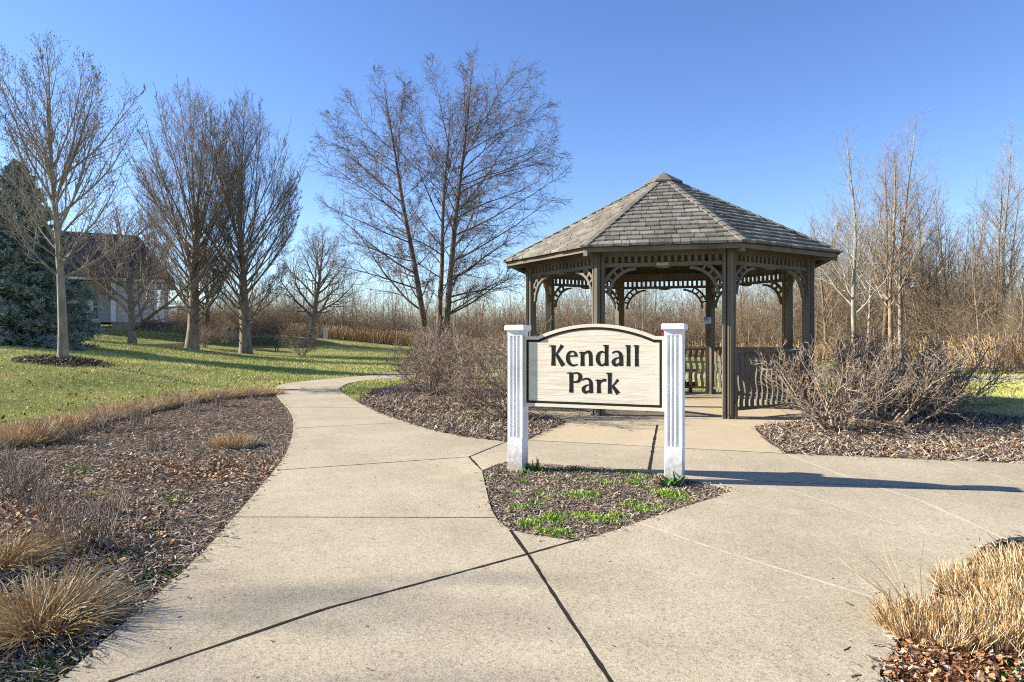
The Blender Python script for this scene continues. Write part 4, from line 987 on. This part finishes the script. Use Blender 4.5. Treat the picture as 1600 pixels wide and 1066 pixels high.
reeds('tall_grass', 16000, 700, 1300, -1.0, 5, .4, 1.2, 'tan dead grass at the edge of the thicket behind the gazebo')
reeds('tall_grass', 16000, 1300, 1800, -.8, 4, .5, 1.5, 'tall tan grass at the edge of the thicket at right')
px = R.uniform(1290, 1800, 5000); d = edge_d(px) + R.uniform(-2.6, 1.5, 5000); p = np.c_[(px - 800) / FOC * d, d]
b = MB(); leaves(b, c3(p)[:, :2], .01, .06, .13); tag(b.build('leaf_litter', MT['leaf'], fix=False), 'dry leaves along the edge of the thicket at right', 'leaf litter', kind='stuff')

# ------------------------------------------------------------------ shrubs near the gazebo
def bush(seed, H, W, ns, m1='shrub', m2='shrubred', dense=1.0, lean=(0, 0), el=(28, 84), r=.016):
    global R; R = np.random.default_rng(seed); st, cr = MB(), MB()
    d = rdir(ns, *el) + np.array([lean[0], lean[1], 0]); L = np.abs(d[:, 2]) * H + (1 - np.abs(d[:, 2])) * W
    A_ = grow(np.c_[R.normal(0, .07, (ns, 2)), np.full(ns, -.06)], d, L * R.uniform(.75, 1.02, ns), R.uniform(.7, 1.3, ns) * r, 10, .13, .25, .22); tubes(st, A_, 6)
    s = spawn(A_, int(9 * dense), .22, .96, 22, 55, .46, .6, lambda t: 1.1 - .55 * t, .0045, .3); B_ = grow(*s[:3], s[3], 7, .15, .3, .3); tubes(cr, B_, 4)
    s = spawn(B_, int(6 * dense), .12, .98, 25, 60, .48, .62, lambda t: 1.1 - .4 * t, .0046, .35); C_ = grow(*s[:3], s[3], 5, .15, .35, .4); tubes(cr, C_, 3, mi=1)
    s = spawn(C_, 2, .2, .99, 25, 60, .5, .75, None, .0036, .4); tubes(cr, grow(*s[:3], s[3], 4, .13, .3, .6), 3, mi=1)
    return st.mesh('bush_stems', MT[m1], True), cr.mesh('bush_twigs', [MT[m1], MT[m2]], True)
def put_bush(name, label, ms, loc, rz=0.0, group=None):
    t = thing(name, label, 'shrub', loc, rz, group); link('stems', ms[0], t); link('twigs', ms[1], t); return t
def bed(px, py): x, y = gp(px, py); return (x, y, -.02)
put_bush('shrub', 'wide grey twigged shrub just left of the left sign post', bush(101, 1.55, 1.1, 20, 'shrub', 'shrub', 1.1), bed(718, 636))
put_bush('shrub', 'grey twigged shrub half hidden behind the left white sign post', bush(102, 1.45, .95, 16, 'shrub', 'shrub', 1.0), bed(796, 652))
put_bush('shrub', 'grey twigged shrub behind the wide one, above the curve of the path', bush(103, 1.6, 1.05, 16, 'shrub', 'shrub', 1.0, el=(40, 85)), (-1.75, 14.2, -.02))
o = bush(104, 1.5, 1.0, 7, 'shrub', 'shrub', 1.0, el=(50, 85), r=.05); put_bush('shrub', 'shrub with one thick short trunk at the lawn edge beside the path', o, bed(655, 600))
put_bush('shrub', 'red tipped shrub with pale stems nearest the gazebo railing', bush(111, 1.30, 1.15, 16, dense=.95, r=.02, el=(18, 82)), bed(1308, 672))
put_bush('shrub', 'red tipped shrub in the middle of the right mulch bed', bush(112, 1.38, 1.25, 18, dense=.95, r=.022, el=(18, 82)), bed(1388, 658))
put_bush('shrub', 'wide grey and red twigged shrub reaching furthest right in the mulch bed', bush(115, 1.40, 1.5, 20, dense=.95, r=.022, el=(14, 80), lean=(.15, 0)), bed(1452, 648))
put_bush('shrub', 'twiggy shrub behind the two red tipped ones, beside the right gazebo post', bush(114, 1.45, 1.2, 16, 'shrub', 'shrub', 1.0), (5.9, 11.6, -.02))
# far shrubs by the bench and round the house
fb_ = bush(120, 1.7, 1.0, 16, 'shrub', 'shrub', .9); fb2 = bush(121, 1.5, 1.1, 14, 'shrub', 'shrub', .9)
for px, d, s, k, lab in ((470, 39, 1.45, 0, 'bare shrub standing alone on the lawn right of the park bench'), (318, 40, 1.0, 1, 'low bare shrub between the trunks of the twin upright trees'), (350, 42, 1.1, 0, 'bare shrub to the left of the park bench'), (400, 45, 1.2, 1, 'bare shrub behind the park bench'), (435, 47, 1.1, 0, 'bare shrub behind and right of the park bench'), (290, 43, 1.0, 1, 'bare shrub just left of the left twin tree')):
    t = put_bush('shrub', lab, (fb_, fb2)[k], on(px, d), px, 'bare shrubs round the park bench'); t.scale = (s,) * 3
for px in (193, 223, 237, 251, 266):
    t = put_bush('shrub', 'small clipped bare bush at the foot of the grey house', fb2, ((px - 800) / FOC * 44.4, 44.4, 1.75), px, 'clipped bushes along the house'); t.scale = (.5, .5, .55)

# ------------------------------------------------------------------ bed plants
def straw(seed, n, rad, H, lean=.5, curve=-.5, tmin=0.0, w=.0045):
    global R; R = np.random.default_rng(seed); b = MB(); a = R.random(n) * 6.283; r_ = np.sqrt(R.random(n)) * rad
    base = np.c_[r_ * np.cos(a), r_ * np.sin(a), np.full(n, -.02)]; k = (r_ / rad) * lean
    d = np.c_[np.cos(a) * k, np.sin(a) * k, np.ones(n)] + R.normal(0, .16, (n, 3))
    B = grow(base, d, R.uniform(.55, 1.05, n) * H, 1, 6, .07, curve); ribbons(b, B, R.uniform(.6, 1.3, n) * w, [1, 1, .9, .8, .6, .35], np.clip(R.normal(.52, .3, n), tmin, 1))
    m = n // 4; a = R.random(m) * 6.283; r_ = rad * R.uniform(.5, 1.15, m); B = grow(np.c_[r_ * np.cos(a), r_ * np.sin(a), np.zeros(m)], rdir(m, 0, 35), R.uniform(.3, .8, m) * H, 1, 6, .22, -.3); ribbons(b, B, w * .8, [1, 1, .9, .8, .6, .35], np.clip(R.normal(.3, .3, m), 0, 1))
    return b.mesh('straw_blades', MT['straw'])
big, cut = [straw(130, 1000, .15, .31, .95, -.9), straw(131, 900, .15, .34, 1.1, -1.0)], [straw(140 + i, 1500, .22, .168, .36, -.2) for i in range(3)]
bord = [straw(150 + i, 800, .22, .25, .7, -.6, .45) for i in range(3)]
def clump(me, px, py, lab, group=None, s=1.0, name='straw_grass'):
    x, y, z = bed(px, py); o = link(name, me, None, (x, y, z), px * .7); o.scale = (s, s, s); return tag(o, lab, 'ornamental grass', group)
clump(big[0], 62, 975, 'loose straw coloured grass clump near the bottom left corner', s=1.0)
clump(big[1], 2, 880, 'straw coloured grass clump cut off by the left edge of the view', s=.84)
clump(cut[2], 366, 695, 'small rounded orange grass tuft alone in the left bed', s=.95)
clump(cut[0], 1462, 985, 'clipped straw grass mound with stray long blades, front left of the mounds at bottom right', s=.84)
clump(cut[1], 1555, 990, 'clipped straw grass mound in the front row of mounds at bottom right', s=.85)
clump(cut[2], 1650, 985, 'clipped straw grass mound at the right edge of the front row', s=1.0)
clump(cut[1], 1545, 925, 'clipped straw grass mound behind the front row, leftmost of the back row', s=.84)
clump(cut[0], 1622, 905, 'clipped straw grass mound at the right edge behind the front row', s=1.0)
st_ = straw(160, 40, .04, .34, .5, -.2, .5, .004)
x, y, z = bed(1432, 962); o = link('straw_grass', st_, None, (x, y, z)); o.rotation_euler = (0, math.radians(-38), .2); tag(o, 'thin spray of long straw blades leaning left over the concrete at bottom right', 'ornamental grass')
R = np.random.default_rng(170)
line = np.array(dens(GP((415, 616), (360, 620), (300, 626), (200, 645), (100, 669), (10, 694)) + [(-6.6, 6.4), (-7.0, 5.0)], .26)); sp = line
for i, (x, y) in enumerate(sp):
    q = sp[i] + R.normal(0, .05, 2); o = link('border_grass', bord[i % 3], None, (q[0], q[1], -.02), i * 1.9); s = R.uniform(.8, 1.2); o.scale = (s, s, s * R.uniform(.8, 1.15))
    tag(o, 'cut orange straw grass in the row along the back edge of the left bed', 'ornamental grass', 'cut grasses between the left bed and the lawn')
def stubble(seed, n, H, W):
    global R; R = np.random.default_rng(seed); b = MB()
    A_ = grow(np.c_[R.normal(0, W * .35, (n, 2)), np.full(n, -.03)], rdir(n, 48, 88), R.uniform(.5, 1, n) * H, R.uniform(.003, .006, n), 6, .10, .1, .5); tubes(b, A_, 4)
    s = spawn(A_, 3, .25, .9, 22, 50, .45, .75, None, .0024, .35); tubes(b, grow(*s[:3], s[3], 4, .12, .3, .6), 3)
    return b.mesh('cut_stems', MT['stick'], True)
stub = [stubble(180 + i, 28, .36, .22) for i in range(3)]
for i, (px, py, s, lab) in enumerate(((262, 634, 1.0, 'cut back grey perennial at the back of the left bed, left of the green scrap'), (345, 633, 1.05, 'cut back grey perennial close to the end of the straw border by the path'), (155, 672, 1.0, 'cut back grey perennial at the back of the left bed, beside the blue scrap'), (212, 668, 1.0, 'cut back grey perennial between two others in front of the straw border'),
    (22, 776, 1.05, 'tall cut back grey perennial at the left edge of the view'), (70, 800, .75, 'low cut back grey perennial among brown leaves at left'), (152, 852, .95, 'cut back grey perennial nearest the path in the left bed'), (118, 826, .75, 'cut back grey perennial behind the one nearest the path'), (60, 690, .9, 'cut back grey perennial in front of the straw border at far left'),
    (300, 640, .8, 'low cut back grey perennial midway along the straw border'), (240, 700, .55, 'small cut back grey perennial among leaves in the middle of the left bed'), (8, 730, .9, 'cut back grey perennial at the left edge, farther back than the tall one'), (395, 622, .7, 'small cut back grey perennial nearest the far bend of the path'), (180, 800, .6, 'small cut back grey perennial in the open middle of the near bed'), (110, 690, .9, 'cut back grey perennial left of the blue scrap, in front of the border'), (330, 660, .6, 'small cut back grey perennial just left of the lone orange tuft'), (40, 760, .8, 'cut back grey perennial beside the tall one at the left edge'), (85, 850, .7, 'low cut back grey perennial behind the bottom left straw clump'))):
    x, y, z = bed(px, py); o = link('cut_perennial', stub[i % 3], None, (x, y, z), i * 1.1); o.scale = (s,) * 3; tag(o, lab, 'perennial', 'cut back perennials in the left bed')
def sproutm(seed, n, rad, H, m='sprout', w=.006, el=(45, 88)):
    global R; R = np.random.default_rng(seed); b = MB(); q = R.normal(0, rad * .5, (n, 2)) * (1.4, .8)
    B = grow(c3(q, -.01), rdir(n, *el), R.uniform(.5, 1, n) * H, 1, 4, .12, -.1); ribbons(b, B, R.uniform(.7, 1.3, n) * w, [.7, 1, .7, .2]); return b.mesh('leaves', MT[m])
spr = [sproutm(200 + i, 190, .065, .058, 'sprout', .008, (20, 80)) for i in range(4)]
rows = {'back': [(800, 742), (865, 744), (922, 743), (945, 748), (1000, 740), (1012, 751), (985, 748)], 'middle': [(815, 765), (850, 768), (910, 771), (812, 789), (830, 782), (1040, 766), (1068, 776), (1050, 773)], 'front': [(995, 783), (1008, 793), (850, 806), (872, 806), (912, 803), (945, 806), (960, 800), (838, 822), (862, 829), (886, 831), (828, 815)]}
i = 0
for rw, l in rows.items():
    for px, py in [(a + dx, b_ + dy) for a, b_ in l for dx, dy in ((0, 0), (R.uniform(-22, 22), R.uniform(-7, 7)), (R.uniform(-38, 38), R.uniform(-9, 9)))]:
        x, y, z = bed(px, py + 3); o = link('green_sprouts', spr[i % 4], None, (x, y, z), i * 1.3); s = R.uniform(.5, 1.15) * (.85 if rw == 'back' else 1.0); o.scale = (s,) * 3; i += 1
        tag(o, 'tuft of fresh bright green sprouts in the ' + rw + ' part of the sign bed', 'sprouts', 'green sprouts in the ' + rw + ' of the sign bed')
def hostam(seed, n, L, w):
    global R; R = np.random.default_rng(seed); b = MB(); B = grow(c3(R.normal(0, .025, (n, 2)), -.01), rdir(n, 25, 80), R.uniform(.6, 1, n) * L, 1, 7, .06, -.6)
    ribbons(b, B, w, [.3, .7, 1, 1, .8, .5, .08]); return b.mesh('broad_leaves', MT['hosta'])
for i, (px, py, s, lab) in enumerate(((836, 734, 1.0, 'broad leaved green plant at the foot of the left sign post'), (1050, 757, 1.0, 'broad leaved green plant at the foot of the right sign post'), (897, 735, .6, 'small dark green plant at the back edge of the sign bed'), (820, 739, .55, 'low dark green plant in front of the left sign post'))):
    x, y, z = bed(px, py); o = link('leafy_plant', hostam(220 + i, 22, .15, .030), None, (x, y, z)); o.scale = (s,) * 3; tag(o, lab, 'plant')
wd = [sproutm(230 + i, 260, .13, .05, 'weed' if i else 'sprout', .010, (10, 75)) for i in range(3)]
for i, (px, py, k, s, lab) in enumerate(((128, 732, 0, 1.0, 'bright green weeds in the middle of the left bed'), (150, 770, 0, .8, 'bright green weeds beside the grey stubble at left'), (270, 776, 0, .8, 'small bright green weeds toward the path in the left bed'), (245, 820, 1, .8, 'dull green weeds near the path edge'), (200, 866, 2, .9, 'dull green weeds in front of the nearest grey perennial'), (240, 892, 1, 1.0, 'dull green weeds closest to the path at lower left'), (160, 880, 1, .7, 'small dull green weeds among brown leaves at lower left'), (40, 1050, 2, 1.3, 'spreading green weeds in the bottom left corner'), (75, 1040, 1, 1.0, 'low weeds beside the path in the bottom left corner'), (1460, 1040, 2, .5, 'green shoots among the leaves at bottom right'), (1570, 1035, 0, .4, 'bright green shoots among the leaves near the bottom right corner'))):
    x, y, z = bed(px, py); o = link('weed_patch', wd[k], None, (x, y, z), i * 1.0); o.scale = (s, s, s); tag(o, lab, 'weeds')

# ------------------------------------------------------------------ light, sky, camera
sx, sy = -2.5, .30; el = math.radians(27.0); hn = math.hypot(sx, sy)
to = Vector((sx / hn * math.cos(el), sy / hn * math.cos(el), math.sin(el)))
sl_ = bpy.data.lights.new('sun', 'SUN'); sl_.energy = 5.0; sl_.angle = math.radians(.53); sl_.color = (1, .93, .80)
so = bpy.data.objects.new('sun', sl_); C.objects.link(so); so.rotation_euler = to.to_track_quat('Z', 'Y').to_euler()
w = bpy.data.worlds.new('World'); bpy.context.scene.world = w; w.use_nodes = True
nt = w.node_tree; sk = nt.nodes.new('ShaderNodeTexSky'); sk.sky_type = 'NISHITA'; sk.sun_disc = False
sk.sun_elevation = el; sk.sun_rotation = math.atan2(to.x, to.y); sk.altitude = 300; sk.air_density = 1.0; sk.dust_density = .1; sk.ozone_density = 3.5
hs_ = nt.nodes.new('ShaderNodeHueSaturation'); hs_.inputs['Saturation'].default_value = 1.12; hs_.inputs['Hue'].default_value = .512
nt.links.new(sk.outputs[0], hs_.inputs['Color']); nt.links.new(hs_.outputs[0], nt.nodes['Background'].inputs[0]); nt.nodes['Background'].inputs[1].default_value = .093
cd = bpy.data.cameras.new('camera'); co = bpy.data.objects.new('camera', cd); C.objects.link(co)
cd.sensor_width = 36; cd.lens = 36 * FOC / 1600; cd.shift_y = -(533 - HZ) / 1600; cd.clip_end = 4000; cd.clip_start = .05
co.location = (0, 0, EYE); co.rotation_euler = (PI / 2, 0, 0)
sc = bpy.context.scene; sc.camera = co
sc.view_settings.view_transform = 'Standard'; sc.view_settings.look = 'None'; sc.view_settings.gamma = 1; sc.view_settings.exposure = 1.35
sc.cycles.max_bounces = 5; sc.cycles.diffuse_bounces = 3; sc.cycles.glossy_bounces = 2; sc.cycles.use_denoising = False; sc.cycles.filter_width = 1.1
sc.render.film_transparent = False
